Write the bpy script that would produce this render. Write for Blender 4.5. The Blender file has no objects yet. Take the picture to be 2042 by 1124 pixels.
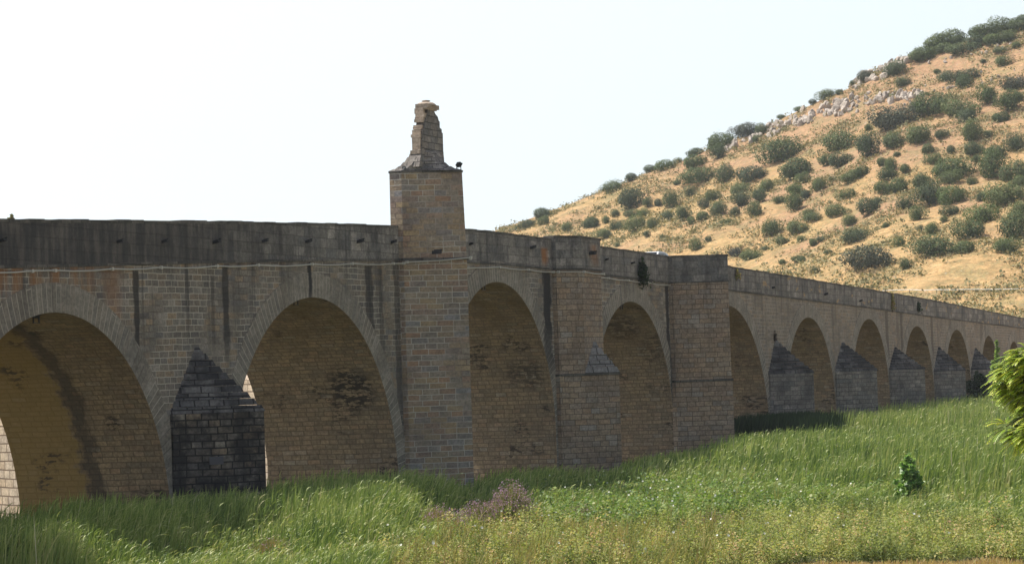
import bpy, math, random
import numpy as np
from math import radians as R
sc = bpy.context.scene
rng = np.random.default_rng(7); random.seed(7)
# ------------------------------------------------------------ camera
CH = 6.2                                  # camera height over the river bank
F, YAW, PIT, ROL = 5558.0, 1.21496, 0.035324, -0.032715   # focal length for a frame 2042 wide
W, H = 2042.0, 1124.0
cy, sy, cp, sp, cr, sr = math.cos(YAW), math.sin(YAW), math.cos(PIT), math.sin(PIT), math.cos(ROL), math.sin(ROL)
FW = np.array([sy*cp, cy*cp, sp]); R0 = np.array([cy, -sy, 0.]); U0 = np.cross(R0, FW)
RX = cr*R0 + sr*U0; UP = -sr*R0 + cr*U0
CAMP = np.array([0., 0., CH])
from mathutils import Matrix, Vector
cam = bpy.data.objects.new("camera", bpy.data.cameras.new("camera")); sc.collection.objects.link(cam)
m = Matrix.Identity(4)
for i in range(3):
    m[i][0] = RX[i]; m[i][1] = UP[i]; m[i][2] = -FW[i]; m[i][3] = CAMP[i]
cam.matrix_world = m
cam.data.sensor_width = 36; cam.data.lens = F/W*36; cam.data.clip_start = .5; cam.data.clip_end = 20000
sc.camera = cam
# ------------------------------------------------------------ light
SA, SB = .07, .60                         # sun shadow per metre of height: along the bridge, towards the camera
SUN_EL = math.atan(1/math.hypot(SA, SB)); sd = Vector((SA, -SB, -1)).normalized()
sun = bpy.data.objects.new("sun", bpy.data.lights.new("sun", 'SUN')); sc.collection.objects.link(sun)
sun.data.energy = 5.0; sun.data.angle = R(.53); sun.data.color = (1, .94, .84)
sun.rotation_euler = (-sd).to_track_quat('Z', 'Y').to_euler()
world = bpy.data.worlds.new("World"); sc.world = world; world.use_nodes = True
wn = world.node_tree.nodes; sky = wn.new('ShaderNodeTexSky'); sky.sky_type = 'NISHITA'; sky.sun_disc = False
sky.sun_elevation = SUN_EL; sky.sun_rotation = math.atan2(-SA, SB); sky.air_density = 1.0; sky.dust_density = 3.0
wl = world.node_tree.links; tc = wn.new('ShaderNodeTexCoord'); sx = wn.new('ShaderNodeSeparateXYZ'); wl.new(tc.outputs['Generated'], sx.inputs[0])
mr = wn.new('ShaderNodeMapRange'); wl.new(sx.outputs[2], mr.inputs[0]); mr.inputs[1].default_value = .16; mr.inputs[2].default_value = .5; mr.inputs[3].default_value = .95; mr.inputs[4].default_value = .12
mxs = wn.new('ShaderNodeMix'); mxs.data_type = 'RGBA'; wl.new(mr.outputs[0], mxs.inputs[0]); sk = wn.new('ShaderNodeMix'); sk.data_type = 'RGBA'; sk.blend_type = 'MULTIPLY'; sk.inputs[0].default_value = 1; wl.new(sky.outputs[0], sk.inputs[6]); sk.inputs[7].default_value = (.6, .6, .6, 1); wl.new(sk.outputs[2], mxs.inputs[6])
dt = wn.new('ShaderNodeVectorMath'); dt.operation = 'DOT_PRODUCT'; wl.new(tc.outputs['Generated'], dt.inputs[0]); dt.inputs[1].default_value = (-SA/math.hypot(SA, SB), SB/math.hypot(SA, SB), 0)
mh = wn.new('ShaderNodeMapRange'); wl.new(dt.outputs['Value'], mh.inputs[0]); mh.inputs[1].default_value = -.75; mh.inputs[2].default_value = .43; mh.inputs[3].default_value = .62; mh.inputs[4].default_value = 1.2; mh.clamp = False
hc = wn.new('ShaderNodeMix'); hc.data_type = 'RGBA'; hc.clamp_factor = False; wl.new(mh.outputs[0], hc.inputs[0]); hc.inputs[6].default_value = (0, 0, 0, 1); hc.inputs[7].default_value = (5.5, 6.15, 6.45, 1)   # milky summer haze low in the sky, brightest on the sun's side
wl.new(hc.outputs[2], mxs.inputs[7])
wl.new(mxs.outputs[2], wn['Background'].inputs[0]); wn['Background'].inputs[1].default_value = .12
sc.view_settings.view_transform = 'Standard'; sc.view_settings.look = 'None'; sc.view_settings.gamma = 1
sc.view_settings.exposure = .5
sc.cycles.max_bounces = 6; sc.cycles.transparent_max_bounces = 6; sc.cycles.use_denoising = True
# ------------------------------------------------------------ photo <-> place
def ray(px, py):
    return FW + (px-W/2)/F*RX - (py-H/2)/F*UP
def onY(px, py, y):
    d = ray(px, py); return CAMP + d*(y/d[1])
def onX(px, py, x):
    d = ray(px, py); return CAMP + d*(x/d[0])
def onZ(px, py, z):
    d = ray(px, py); return CAMP + d*((z-CH)/d[2])
def proj(P):
    P = np.atleast_2d(P) - CAMP; d = P@FW
    return W/2 + F*(P@RX)/d, H/2 - F*(P@UP)/d, d
# ------------------------------------------------------------ helpers
C = sc.collection
def tag(o, label=None, cat=None, group=None, kind=None):
    if label: o['label'] = label
    if cat: o['category'] = cat
    if group: o['group'] = group
    if kind: o['kind'] = kind
    return o
def empty(name, loc=(0, 0, 0), parent=None):
    o = bpy.data.objects.new(name, None); C.objects.link(o); o.location = loc; o.parent = parent
    o.empty_display_size = .3; return o
class MB:
    def __init__(s): s.v = []; s.f = []; s.uv = []; s.smooth = False
    def quad(s, pts, uvs=None):
        i = len(s.v); s.v += [tuple(p) for p in pts]; s.f.append(tuple(range(i, i+len(pts))))
        if uvs is None:
            P = [Vector(p) for p in pts]; n = Vector((0, 0, 0))
            for k in range(len(P)): n += (P[k]-P[0]).cross(P[(k+1) % len(P)]-P[0])
            n.normalize() if n.length > 1e-9 else None
            if abs(n.z) > .75: uvs = [(p.x, p.y) for p in P]
            else:
                t = Vector((-n.y, n.x, 0)).normalized(); k = 1/max(.3, math.sqrt(1-n.z*n.z))
                uvs = [(p.dot(t), p.z*k) for p in P]
        s.uv.append(uvs)
    def prism(s, poly, z0, z1, top=True, bot=False, poly1=None):
        """poly: xy list counter-clockwise; z0/z1 numbers or callables of x"""
        f0 = z0 if callable(z0) else (lambda x: z0); f1 = z1 if callable(z1) else (lambda x: z1)
        q = poly1 or poly; n = len(poly)
        a = [(x, y, f0(x)) for x, y in poly]; b = [(x, y, f1(x)) for x, y in q]
        for i in range(n):
            j = (i+1) % n; s.quad([a[i], a[j], b[j], b[i]])
        if top: s.quad(b)
        if bot: s.quad(a[::-1])
    def box(s, x0, x1, y0, y1, z0, z1, bot=True):
        s.prism([(x0, y0), (x1, y0), (x1, y1), (x0, y1)], z0, z1, True, bot)
    def tube(s, pts, r, n=8, cap=True):
        rs = r if hasattr(r, '__len__') else [r]*len(pts); rings = []
        for k, p in enumerate(pts):
            p = Vector(p); a = Vector(pts[max(0, k-1)]); b = Vector(pts[min(len(pts)-1, k+1)])
            d = (b-a).normalized(); u = d.orthogonal().normalized() if abs(d.z) > .95 else d.cross(Vector((0, 0, 1))).normalized()
            w = d.cross(u)
            rings.append([p+u*(rs[k]*math.cos(2*math.pi*i/n))+w*(rs[k]*math.sin(2*math.pi*i/n)) for i in range(n)])
        for k in range(len(pts)-1):
            for i in range(n):
                j = (i+1) % n; s.quad([rings[k][i], rings[k][j], rings[k+1][j], rings[k+1][i]])
        if cap: s.quad(rings[0][::-1]); s.quad(rings[-1])
    def build(s, name, mat, parent=None, smooth=False):
        me = bpy.data.meshes.new(name); me.from_pydata(s.v, [], s.f)
        u = me.uv_layers.new(name="uv"); fl = [c for f in s.uv for q in f for c in q]; u.data.foreach_set('uv', fl)
        me.uv_layers.new(name="rel"); rl = []
        for f in s.f:
            for i in f: rl += [s.v[i][0], zs(s.v[i][0]) - s.v[i][2]]
        me.uv_layers["rel"].data.foreach_set('uv', rl)
        if mat: me.materials.append(mat)
        if smooth: me.polygons.foreach_set('use_smooth', [True]*len(s.f))
        o = bpy.data.objects.new(name, me); C.objects.link(o); o.parent = parent
        return o
# ------------------------------------------------------------ node helpers
class NT:
    def __init__(s, name):
        s.m = bpy.data.materials.new(name); s.m.use_nodes = True; s.t = s.m.node_tree; s.N = s.t.nodes; s.L = s.t.links
        s.b = s.N['Principled BSDF']; s.b.inputs['Roughness'].default_value = .9; s.b.inputs['Specular IOR Level'].default_value = .25
        s.out = s.N['Material Output']
    def put(s, sock, v):
        if isinstance(v, bpy.types.NodeSocket): s.L.new(v, sock)
        elif v is not None: sock.default_value = v
    def math(s, op, a, b=None, c=None, clamp=False):
        n = s.N.new('ShaderNodeMath'); n.operation = op; n.use_clamp = clamp
        for i, v in enumerate((a, b, c)): s.put(n.inputs[i], v) if v is not None else None
        return n.outputs[0]
    def mix(s, f, a, b, mode='MIX'):
        n = s.N.new('ShaderNodeMix'); n.data_type = 'RGBA'; n.blend_type = mode; n.clamp_result = False
        c = lambda v: tuple(v)+(1,) if isinstance(v, (tuple, list)) and len(v) == 3 else v
        s.put(n.inputs[0], f); s.put(n.inputs[6], c(a)); s.put(n.inputs[7], c(b)); return n.outputs[2]
    def ramp(s, f, stops, interp='LINEAR'):
        n = s.N.new('ShaderNodeValToRGB'); e = n.color_ramp; e.interpolation = interp
        while len(e.elements) < len(stops): e.elements.new(.5)
        for el, (p, c) in zip(e.elements, stops):
            el.position = p; el.color = tuple(c)+(1,) if hasattr(c, '__len__') else (c, c, c, 1)
        s.put(n.inputs[0], f); return n.outputs[0]
    def noise(s, vec, scale, detail=3, rough=.5, dist=0):
        n = s.N.new('ShaderNodeTexNoise'); s.put(n.inputs['Vector'], vec); n.inputs['Scale'].default_value = scale
        n.inputs['Detail'].default_value = detail; n.inputs['Roughness'].default_value = rough; n.inputs['Distortion'].default_value = dist
        return n.outputs[0]
    def vmul(s, v, k):
        n = s.N.new('ShaderNodeVectorMath'); n.operation = 'MULTIPLY'; s.L.new(v, n.inputs[0]); n.inputs[1].default_value = k; return n.outputs[0]
    def pos(s):
        n = s.N.new('ShaderNodeNewGeometry'); return n.outputs['Position']
    def obj(s):
        n = s.N.new('ShaderNodeTexCoord'); return n.outputs['Object']
    def uv(s, name):
        n = s.N.new('ShaderNodeUVMap'); n.uv_map = name; return n.outputs[0]
    def sep(s, v):
        n = s.N.new('ShaderNodeSeparateXYZ'); s.L.new(v, n.inputs[0]); return n.outputs
    def ss(s, x, a, b):      # smoothstep, a may be > b
        n = s.N.new('ShaderNodeMapRange'); n.interpolation_type = 'SMOOTHSTEP'
        s.put(n.inputs[0], x)
        if a <= b: v = (a, b, 0, 1)
        else: v = (b, a, 1, 0)
        for i in range(4): n.inputs[i+1].default_value = v[i]
        return n.outputs[0]
    def bump(s, h, dist, strength=1):
        n = s.N.new('ShaderNodeBump'); s.L.new(h, n.inputs['Height']); n.inputs['Distance'].default_value = dist
        n.inputs['Strength'].default_value = strength; s.L.new(n.outputs[0], s.b.inputs['Normal'])
    def attr(s, name):
        n = s.N.new('ShaderNodeAttribute'); n.attribute_name = name; return n.outputs
def plain(name, col, rough=.6, metal=0):
    q = NT(name); ps = q.noise(q.obj(), 6, 3)
    q.L.new(q.mix(q.math('MULTIPLY', ps, .5), col, tuple(c*.65 for c in col)), q.b.inputs['Base Color'])
    q.b.inputs['Roughness'].default_value = rough; q.b.inputs['Metallic'].default_value = metal; return q.m
def masonry(name, ramp, mortar, mw=.016, bw=.72, bh=.25, streak=.5, black=0., blackcut=.5, marks=(), rust=(), wobble=.035,
            top=None, extra=None, bumpd=.03, tone=None, mortar_mask=True, patchs=.35):
    q = NT(name); uv = q.uv('uv'); rel = q.sep(q.uv('rel')); p = q.pos()
    # slightly wandering courses
    nn = q.N.new('ShaderNodeTexNoise'); q.L.new(p, nn.inputs['Vector']); nn.inputs['Scale'].default_value = .9; nn.inputs['Detail'].default_value = 2
    a = q.N.new('ShaderNodeVectorMath'); a.operation = 'MULTIPLY_ADD'; q.L.new(nn.outputs['Color'], a.inputs[0]); a.inputs[1].default_value = (wobble*2,)*3; q.L.new(uv, a.inputs[2])
    br = q.N.new('ShaderNodeTexBrick'); q.L.new(a.outputs[0], br.inputs['Vector'])
    br.inputs['Color1'].default_value = (0, 0, 0, 1); br.inputs['Color2'].default_value = (1, 1, 1, 1); br.inputs['Mortar'].default_value = (.5, .5, .5, 1)
    br.inputs['Scale'].default_value = 1; br.inputs['Brick Width'].default_value = bw; br.inputs['Row Height'].default_value = bh
    br.inputs['Mortar Size'].default_value = mw; br.inputs['Mortar Smooth'].default_value = .3; br.offset_frequency = 2; br.squash = .72; br.squash_frequency = 3
    br.offset = .43
    rnd = br.outputs[0]; mort = br.outputs[1]
    col = q.ramp(rnd, ramp)
    # patches a few metres wide and fine grain
    pn = q.noise(p, .45, 4, .6)
    col = q.mix(q.math('MULTIPLY', q.ss(pn, .42, .68), patchs), col, tone or (.16, .15, .15))
    gr = q.noise(p, 9, 4, .65)
    col = q.mix(1, col, q.ramp(gr, [(.3, .66), (.7, 1.25)]), 'MULTIPLY')
    col = q.mix(1, col, q.ramp(q.noise(q.vmul(p, (1, 1, 2.2)), 1.9, 3, .7), [(.3, .78), (.7, 1.2)]), 'MULTIPLY')
    mn = q.noise(p, .35, 3)
    mm = q.math('MULTIPLY', mort, q.ss(mn, .32, .55)) if mortar_mask else mort
    col = q.mix(mm, col, mortar)
    # open dark joints elsewhere
    dj = q.math('MULTIPLY', mort, q.math('MULTIPLY', q.ss(mn, .55, .32), .45)); col = q.mix(dj, col, (.035, .03, .028))
    # vertical streaks below the string course
    sv = q.noise(q.vmul(p, (1.5, 1.5, .09)), 1.0, 4, .6)
    sm = q.math('MULTIPLY', q.ss(sv, .53, .72), q.ss(rel[1], 7, -.5)); sm = q.math('MULTIPLY', sm, streak)
    col = q.mix(sm, col, (.04, .038, .04))
    if black:
        bn = q.noise(p, .8, 5, .7); bm = q.math('MULTIPLY', q.ss(bn, blackcut+.12, blackcut-.12), black); col = q.mix(bm, col, (.016, .017, .022))
    jit = q.math('MULTIPLY', q.math('SUBTRACT', q.noise(q.vmul(p, (1, 1, .8)), 2.2, 4), .5), .5)
    def blot(col, lst, c, soft=.5):
        for (x, hw, d0, d1, st) in lst:
            dx = q.math('ABSOLUTE', q.math('SUBTRACT', q.math('ADD', rel[0], q.math('MULTIPLY', jit, hw*2.4)), x))
            mx = q.ss(dx, hw, hw*(1-soft)); mz = q.math('MULTIPLY', q.ss(rel[1], d0-.1, d0+.1), q.ss(rel[1], d1, d1-(d1-d0)*.5))
            col = q.mix(q.math('MULTIPLY', q.math('MULTIPLY', mx, mz), st), col, c)
        return col
    col = blot(col, marks, (.018, .018, .022)); col = blot(col, rust, (.3, .125, .04), .9)
    if extra: col = extra(q, col, p, rel)
    col = q.mix(1, col, (1.02, .99, .95), 'MULTIPLY')
    q.L.new(col, q.b.inputs['Base Color'])
    hgt = q.math('SUBTRACT', q.math('MULTIPLY', gr, .5), mort)
    q.bump(hgt, bumpd, .8)
    return q.m
# ------------------------------------------------------------ bridge figures
YW, BW = 49.205, 6.45
YB = YW+BW
PT = [(40, 3.2), (60, 3.75), (82.7, 4.37), (98.9, 5.03), (116.15, 5.62), (126.8, 5.84), (138.3, 5.78), (146.3, 5.68), (159.9, 5.5), (192.6, 4.98), (212.5, 4.67), (234.3, 4.22), (278.6, 3.51), (330, 2.2), (400, .8)]
PTt = [(40, 4.9), (60, 5.45), (82.8, 6.05), (99, 6.69), (116.3, 7.24), (127, 7.5), (138.5, 7.43), (146.5, 7.3), (160.1, 7.13), (192.8, 6.52), (212.7, 6.15), (234.5, 5.72), (278.8, 4.41+.15), (330, 3.6), (400, 2.2)]
def interp(P):
    X = np.array([a for a, b in P]); Z = np.array([b for a, b in P])+CH
    xs = np.arange(40, 400, 1.); zz = np.interp(xs, X, Z); k = np.ones(13)/13
    zz = np.convolve(np.pad(zz, 6, mode='edge'), k, 'valid')
    return lambda x: float(np.interp(x, xs, zz))
zs = interp(PT); zt = interp(PTt)
ARCH = [(43.6, 2.0, 7.7), (64.6, 2.3, 8.0), (86.26, 2.92, 8.27), (108.11, 3.81, 8.69), (130.31, 4.95, 7.93), (151.76, 4.29, 7.49), (171.83, 4.33, 9.19), (192.41, 3.78, 7.07),
        (211.06, 3.84, 6.18), (228.37, 3.41, 5.93), (244.82, 3.20, 5.64), (259.67, 2.72, 4.06), (272.5, 2.2, 3.6), (285.5, 1.7, 3.4)]
ARCH = [(t, z+CH, r) for t, z, r in ARCH]
GZ = -.6
def T(px, py=600): return float(onY(px, py, YW)[0])
# ------------------------------------------------------------ stone materials
tan = [(0, (.20, .165, .13)), (.25, (.26, .20, .14)), (.5, (.22, .19, .165)), (.72, (.30, .20, .125)), (.86, (.27, .26, .25)), (1, (.18, .17, .165))]
grey = [(0, (.15, .135, .13)), (.2, (.25, .22, .185)), (.4, (.19, .18, .18)), (.6, (.31, .24, .175)), (.8, (.21, .19, .17)), (1, (.33, .30, .27))]
ochre = [(0, (.19, .15, .11)), (.3, (.27, .21, .145)), (.6, (.18, .15, .115)), (.85, (.27, .195, .135)), (1, (.25, .225, .19))]
def wall_extra(q, col, p, rel):
    s = q.sep(p)
    # rusty wash over the crown of the first arch
    m = q.math('MULTIPLY', q.ss(s[0], 93, 86), q.ss(rel[1], 2.2, .2)); m = q.math('MULTIPLY', m, q.ss(q.noise(q.vmul(p, (1.3, 1, .25)), 1.2, 4), .42, .6))
    col = q.mix(q.math('MULTIPLY', m, .75), col, (.27, .13, .05))
    # cleaner, paler stone to the right
    m2 = q.math('MULTIPLY', q.ss(s[0], 150, 185), .35); return q.mix(m2, col, (.27, .225, .185))
M = {}
M['wall'] = masonry('spandrel_ashlar', grey, (.50, .47, .42), .018, .74, .245, .85, patchs=.45, tone=(.10, .10, .105),
    marks=[(T(272), .28, .2, 5.5, .85), (T(450), .35, .1, 5, .8), (T(425, 620), .2, .5, 4, .5), (T(737), .55, .2, 5.5, .75), (T(617, 550), .22, .1, 1.5, .9), (T(760), .3, .2, 6, .5), (117.25, .4, 0, 11, .6),
           (T(1091, 600), .75, .1, 5.6, .95), (T(1330), .42, .1, 6, .95), (T(1735, 625), .3, .0, 1.3, .8), (T(1768, 640), .7, .0, 9, .8), (T(1797, 640), .5, 0, 5, .85), (T(1829, 640), .25, 0, 1.2, .7),
           (T(1858, 650), .6, 0, 8, .75), (T(1895, 650), .35, 0, 3, .6), (T(1957, 655), .9, 0, 6, .6), (T(1520, 620), .3, 0, 4, .4), (T(1660, 620), .35, 0, 4, .45)],
    rust=[(T(228, 580), .8, .1, 3.2, .35), (T(1146, 560), .9, .1, 2.2, .5), (T(555), .5, 2, 5, .25)], extra=wall_extra)
M['ring'] = masonry('voussoir_stone', [(0, (.20, .185, .17)), (.4, (.26, .24, .215)), (.7, (.22, .195, .17)), (1, (.32, .29, .26))], (.42, .39, .35), .022, 2.6, .31, .45, patchs=.3, tone=(.11, .11, .115), wobble=.008,
    marks=[(T(617, 550), .2, .1, 2.2, .95), (T(1091, 600), .9, .4, 7, .8), (T(1335), .45, .1, 9, .75)])
def soffit_extra(q, col, p, rel):
    s = q.sep(p); j = q.math('MULTIPLY', q.math('SUBTRACT', q.noise(p, 1.1, 5, .7), .5), 2.0)
    y = q.math('ADD', s[1], j)
    m = q.ss(y, YW+3.3, YW+3.7); onlyleft = q.ss(s[0], 98, 97)
    col = q.mix(q.math('MULTIPLY', q.math('MULTIPLY', m, onlyleft), .75), col, (.22, .155, .055))
    seam = q.math('MULTIPLY', q.ss(q.math('ABSOLUTE', q.math('SUBTRACT', y, YW+3.1)), .55, .15), onlyleft)
    col = q.mix(q.math('MULTIPLY', seam, .8), col, (.05, .042, .035))
    # black seepage patches and missing stones
    d = q.noise(q.vmul(p, (1, 1, 1.4)), .42, 2, .5); e = q.noise(q.vmul(p, (1.3, 1.3, 4)), 1.7, 4, .7)
    col = q.mix(q.math('MULTIPLY', q.math('MULTIPLY', q.ss(d, .56, .66), q.ss(e, .5, .56)), .85), col, (.03, .026, .024))
    for (x0, x1, px_, py_, hw, hh_, st) in ((100, 120, 722, 775, 1.25, 1.15, .9), (122, 140, 1035, 745, 1.3, .9, .6), (144, 160, 1300, 700, 1.2, 1.2, .5), (78, 96, 205, 845, .35, .35, .8), (100, 120, 560, 650, .9, .5, .6), (144, 160, 1245, 650, 1.2, .9, .7)):
        w_ = onX(px_, py_, x1-4); w_ = onX(px_, py_, min(x1-3.4, 99999))
        dy = q.math('DIVIDE', q.math('SUBTRACT', s[1], float(w_[1])), hw); dz_ = q.math('DIVIDE', q.math('SUBTRACT', s[2], float(w_[2])), hh_)
        rr = q.math('SQRT', q.math('ADD', q.math('MULTIPLY', dy, dy), q.math('MULTIPLY', dz_, dz_)))
        mk_ = q.math('MULTIPLY', q.ss(rr, 1.15, .6), q.ss(e, .44, .52)); mk_ = q.math('MULTIPLY', mk_, q.math('MULTIPLY', q.math('GREATER_THAN', s[0], x0), q.math('LESS_THAN', s[0], x1)))
        col = q.mix(q.math('MULTIPLY', mk_, st), col, (.022, .02, .02))
    # yellow lichen high in the vault
    return q.mix(q.math('MULTIPLY', q.math('MULTIPLY', q.ss(rel[1], 4.5, 1.5), q.ss(q.noise(p, .6, 3), .4, .6)), .5), col, (.12, .085, .03))
M['soffit'] = masonry('vault_stone', ochre, (.12, .10, .08), .02, .62, .23, 0, patchs=.4, tone=(.21, .155, .115), extra=soffit_extra, bumpd=.05)
def par_extra(q, col, p, rel):
    s = q.sep(p); n = q.noise(p, .8, 4)
    m = q.ss(q.math('ADD', s[0], q.math('MULTIPLY', q.math('SUBTRACT', n, .5), 14)), 112, 95)
    col = q.mix(q.math('MULTIPLY', m, .78), col, q.mix(q.ss(q.noise(q.vmul(p, (2, 2, .3)), 1.2, 4), .4, .65), (.026, .026, .031), (.10, .09, .085)))
    m = q.math('MULTIPLY', q.ss(q.noise(q.vmul(p, (1.3, 1, .5)), 1.0, 5, .75), .47, .62), .5); col = q.mix(m, col, (.035, .036, .042))
    # dry moss and blown-out patches far down the bridge
    m = q.math('MULTIPLY', q.ss(s[0], 178, 182), q.ss(q.noise(q.vmul(p, (.55, 1, 1.4)), 1.1, 3), .60, .68)); return q.mix(m, col, (.36, .26, .15))
M['parapet'] = masonry('parapet_stone', [(0, (.17, .17, .175)), (.4, (.25, .235, .23)), (.7, (.20, .19, .18)), (1, (.33, .31, .30))], (.13, .125, .12), .016, 1.1, .42, .6, patchs=.5, tone=(.08, .08, .09), extra=par_extra,
    rust=[(T(1085, 510), .7, -1.1, 0, .8), (T(1140, 510), 1.0, -1.4, 0, .5)])
M['coping'] = masonry('coping_stone', [(0, (.07, .07, .07)), (.5, (.11, .105, .10)), (1, (.16, .15, .14))], (.04, .04, .04), .02, 1.0, .5, .2, patchs=.5, tone=(.05, .05, .05))
M['tower'] = masonry('pier_ashlar', [(0, (.25, .22, .195)), (.18, (.34, .255, .17)), (.36, (.22, .205, .205)), (.55, (.32, .21, .15)), (.7, (.30, .265, .23)), (.85, (.35, .265, .165)), (1, (.25, .25, .27))], (.50, .48, .45), .018, .8, .26, .25, patchs=.4, tone=(.15, .14, .14))
M['tower_rough'] = masonry('pier_rough_ashlar', [(0, (.26, .205, .165)), (.3, (.35, .27, .20)), (.5, (.26, .225, .20)), (.75, (.34, .245, .175)), (1, (.31, .285, .265))], (.10, .085, .07), .016, .72, .29, .5, patchs=.5, tone=(.17, .125, .105), mortar_mask=False,
    rust=[(T(1165, 600), .7, .1, 3, .5)])
M['black'] = masonry('blackened_stone', grey, (.03, .03, .033), .03, .62, .27, .3, black=.86, blackcut=.54, bumpd=.08, patchs=.6, tone=(.06, .06, .075), mortar_mask=False)
M['cap'] = masonry('weathered_cap_stone', [(0, (.07, .07, .08)), (.5, (.13, .13, .14)), (1, (.20, .195, .20))], (.03, .03, .035), .03, .8, .5, .3, black=.75, blackcut=.5, bumpd=.08, mortar_mask=False)
M['palecap'] = masonry('pale_cap_stone', [(0, (.20, .20, .21)), (1, (.27, .26, .27))], (.06, .06, .06), .03, .9, .5, 0, patchs=.3, bumpd=.05, mortar_mask=False)
M['cutwater'] = masonry('grey_cutwater_stone', [(0, (.19, .19, .195)), (.4, (.26, .24, .23)), (.7, (.22, .20, .19)), (1, (.34, .32, .30))], (.09, .09, .09), .02, .8, .31, .5, black=.45, blackcut=.46, patchs=.5, tone=(.10, .105, .12), mortar_mask=False)
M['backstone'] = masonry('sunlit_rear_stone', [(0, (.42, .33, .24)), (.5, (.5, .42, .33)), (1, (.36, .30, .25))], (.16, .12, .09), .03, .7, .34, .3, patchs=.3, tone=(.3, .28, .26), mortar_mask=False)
M['road'] = plain('road_asphalt', (.06, .06, .06), .9)
# ------------------------------------------------------------ the bridge
bridge = empty('stone_bridge', (T(1021), YW, 0))
tag(bridge, 'long humped granite bridge of round arches with pointed cutwaters and a tall central pier', 'bridge')
OFF = Vector((T(1021), YW, 0))
def addb(mb, name, mat, parent=None, lab=None, smooth=False):
    o = mb.build(name, mat, parent or bridge, smooth)
    if parent is None: o.matrix_parent_inverse = Matrix.Translation(-OFF)
    if lab: o['label'] = lab
    return o
RT = 1.05
def zin(x, ex=0.):
    """underside of the wall at x: intrados or below ground in the piers"""
    for t, z, r in ARCH:
        rr = r+ex
        if abs(x-t) < rr: return max(GZ, z-r+math.sqrt(max(0, rr*rr-(x-t)**2)))
    return GZ
X0, X1 = 52.0, 292.0
for (yy, name, flip) in ((YW, 'spandrel_wall', 0), (YB, 'spandrel_wall', 1)):
    mb = MB(); xs = sorted(set([X0, X1]+[round(x, 3) for t, z, r in ARCH for x in [t-(r+.5)*math.cos(k*math.pi/40) for k in range(41)] if X0 < x < X1]))
    ys = []
    for a, b in zip(xs[:-1], xs[1:]):
        za, zb = zin(a+1e-4, .5), zin(b-1e-4, .5)
        q = [(a, yy, za), (b, yy, zb), (b, yy, zs(b)), (a, yy, zs(a))]
        uvq = [(p[0], p[2]-.3*(zs(p[0])-zs(100))) for p in q]
        mb.quad(q if not flip else q[::-1], uvq if not flip else uvq[::-1])
    addb(mb, name, M['wall'] if not flip else M['backstone'])
def arch_parts(i, t, z, r):
    n = 44; zc = z-r; mb = MB(); so = MB(); bk = MB(); th = [math.pi*k/n for k in range(n+1)]
    taper = lambda a: r + RT*(1 if True else 0)
    for k in range(n):
        a, b = th[k], th[k+1]
        for (y, mm, s) in ((YW-.025, mb, 1), (YB+.025, bk, -1)):
            P = lambda rr, an: (t-rr*math.cos(an), y, zc+rr*math.sin(an))
            q = [P(r, a), P(r, b), P(r+RT, b), P(r+RT, a)]; u = [(0.1, a*r), (.1, b*r), (.1+RT, b*r), (.1+RT, a*r)]
            mm.quad(q[::-s], u[::-s])
            yy = YW if s > 0 else YB
            e = [P(r+RT, a), P(r+RT, b), (P(r+RT, b)[0], yy, P(r+RT, b)[2]), (P(r+RT, a)[0], yy, P(r+RT, a)[2])]
            mm.quad(e[::-s])
        y0, y1 = YW-.025, YB+.025
        p0 = (t-r*math.cos(a), zc+r*math.sin(a)); p1 = (t-r*math.cos(b), zc+r*math.sin(b))
        so.quad([(p0[0], y0, p0[1]), (p0[0], y1, p0[1]), (p1[0], y1, p1[1]), (p1[0], y0, p1[1])][::-1], [(y0, a*r), (y1, a*r), (y1, b*r), (y0, b*r)][::-1])
    if zc > GZ:
        for sx in (-1, 1):
            x = t+sx*r
            so.quad([(x, YW-.025, GZ), (x, YB+.025, GZ), (x, YB+.025, zc), (x, YW-.025, zc)][::-sx], [(YW, GZ-zc), (YB, GZ-zc), (YB, 0), (YW, 0)][::-sx])
            q = [(x, YW-.025, GZ), (x+sx*RT, YW-.025, GZ), (x+sx*RT, YW-.025, zc), (x, YW-.025, zc)]
            mb.quad(q[::sx], [(.1, -GZ*0+GZ), (.1+RT, GZ), (.1+RT, zc), (.1, zc)][::sx])
    ring = addb(mb, 'arch_ring', M['ring'])
    s_ = addb(so, 'vault', M['soffit'], ring, smooth=True)
    addb(bk, 'arch_ring', M['backstone'])
    return ring
for i, (t, z, r) in enumerate(ARCH[1:13]): arch_parts(i, t, z, r)
# string course, parapets, roadway
def band(name, mat, y0, y1, f0, f1, xa, xb, step=2.0, jag=0, lab=None, cuts=()):
    mb = MB(); x = xa
    while x < xb-1e-6:
        xn = min(xb, x+step)
        for c in cuts:
            if x < c < xn-1e-6: xn = c
        if not any(a <= (x+xn)/2 <= b for a, b in GAPS) or name == 'roadway':
            j = random.uniform(-jag, jag); q = lambda xx, yy, ff, jj=0: (xx, yy, ff(xx)+jj)
            a = [q(x, y0, f0), q(xn, y0, f0), q(xn, y1, f0), q(x, y1, f0)]; b = [q(x, y0, f1, j), q(xn, y0, f1, j), q(xn, y1, f1, j), q(x, y1, f1, j)]
            mb.quad([a[0], a[1], b[1], b[0]]); mb.quad([a[2], a[3], b[3], b[2]]); mb.quad(b); mb.quad(a[::-1])
            mb.quad([a[1], a[2], b[2], b[1]]); mb.quad([a[3], a[0], b[0], b[3]])
        x = xn
    return addb(mb, name, mat, lab=lab)
GAPS = []
band('string_course', M['coping'], YW-.07, YW+.3, lambda x: zs(x)-.02, lambda x: zs(x)+.09, X0, X1, 3.0)
band('parapet', M['parapet'], YW-.02, YW+.42, lambda x: zs(x)+.09, lambda x: zt(x)-.12, X0, X1, 2.5)
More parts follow.
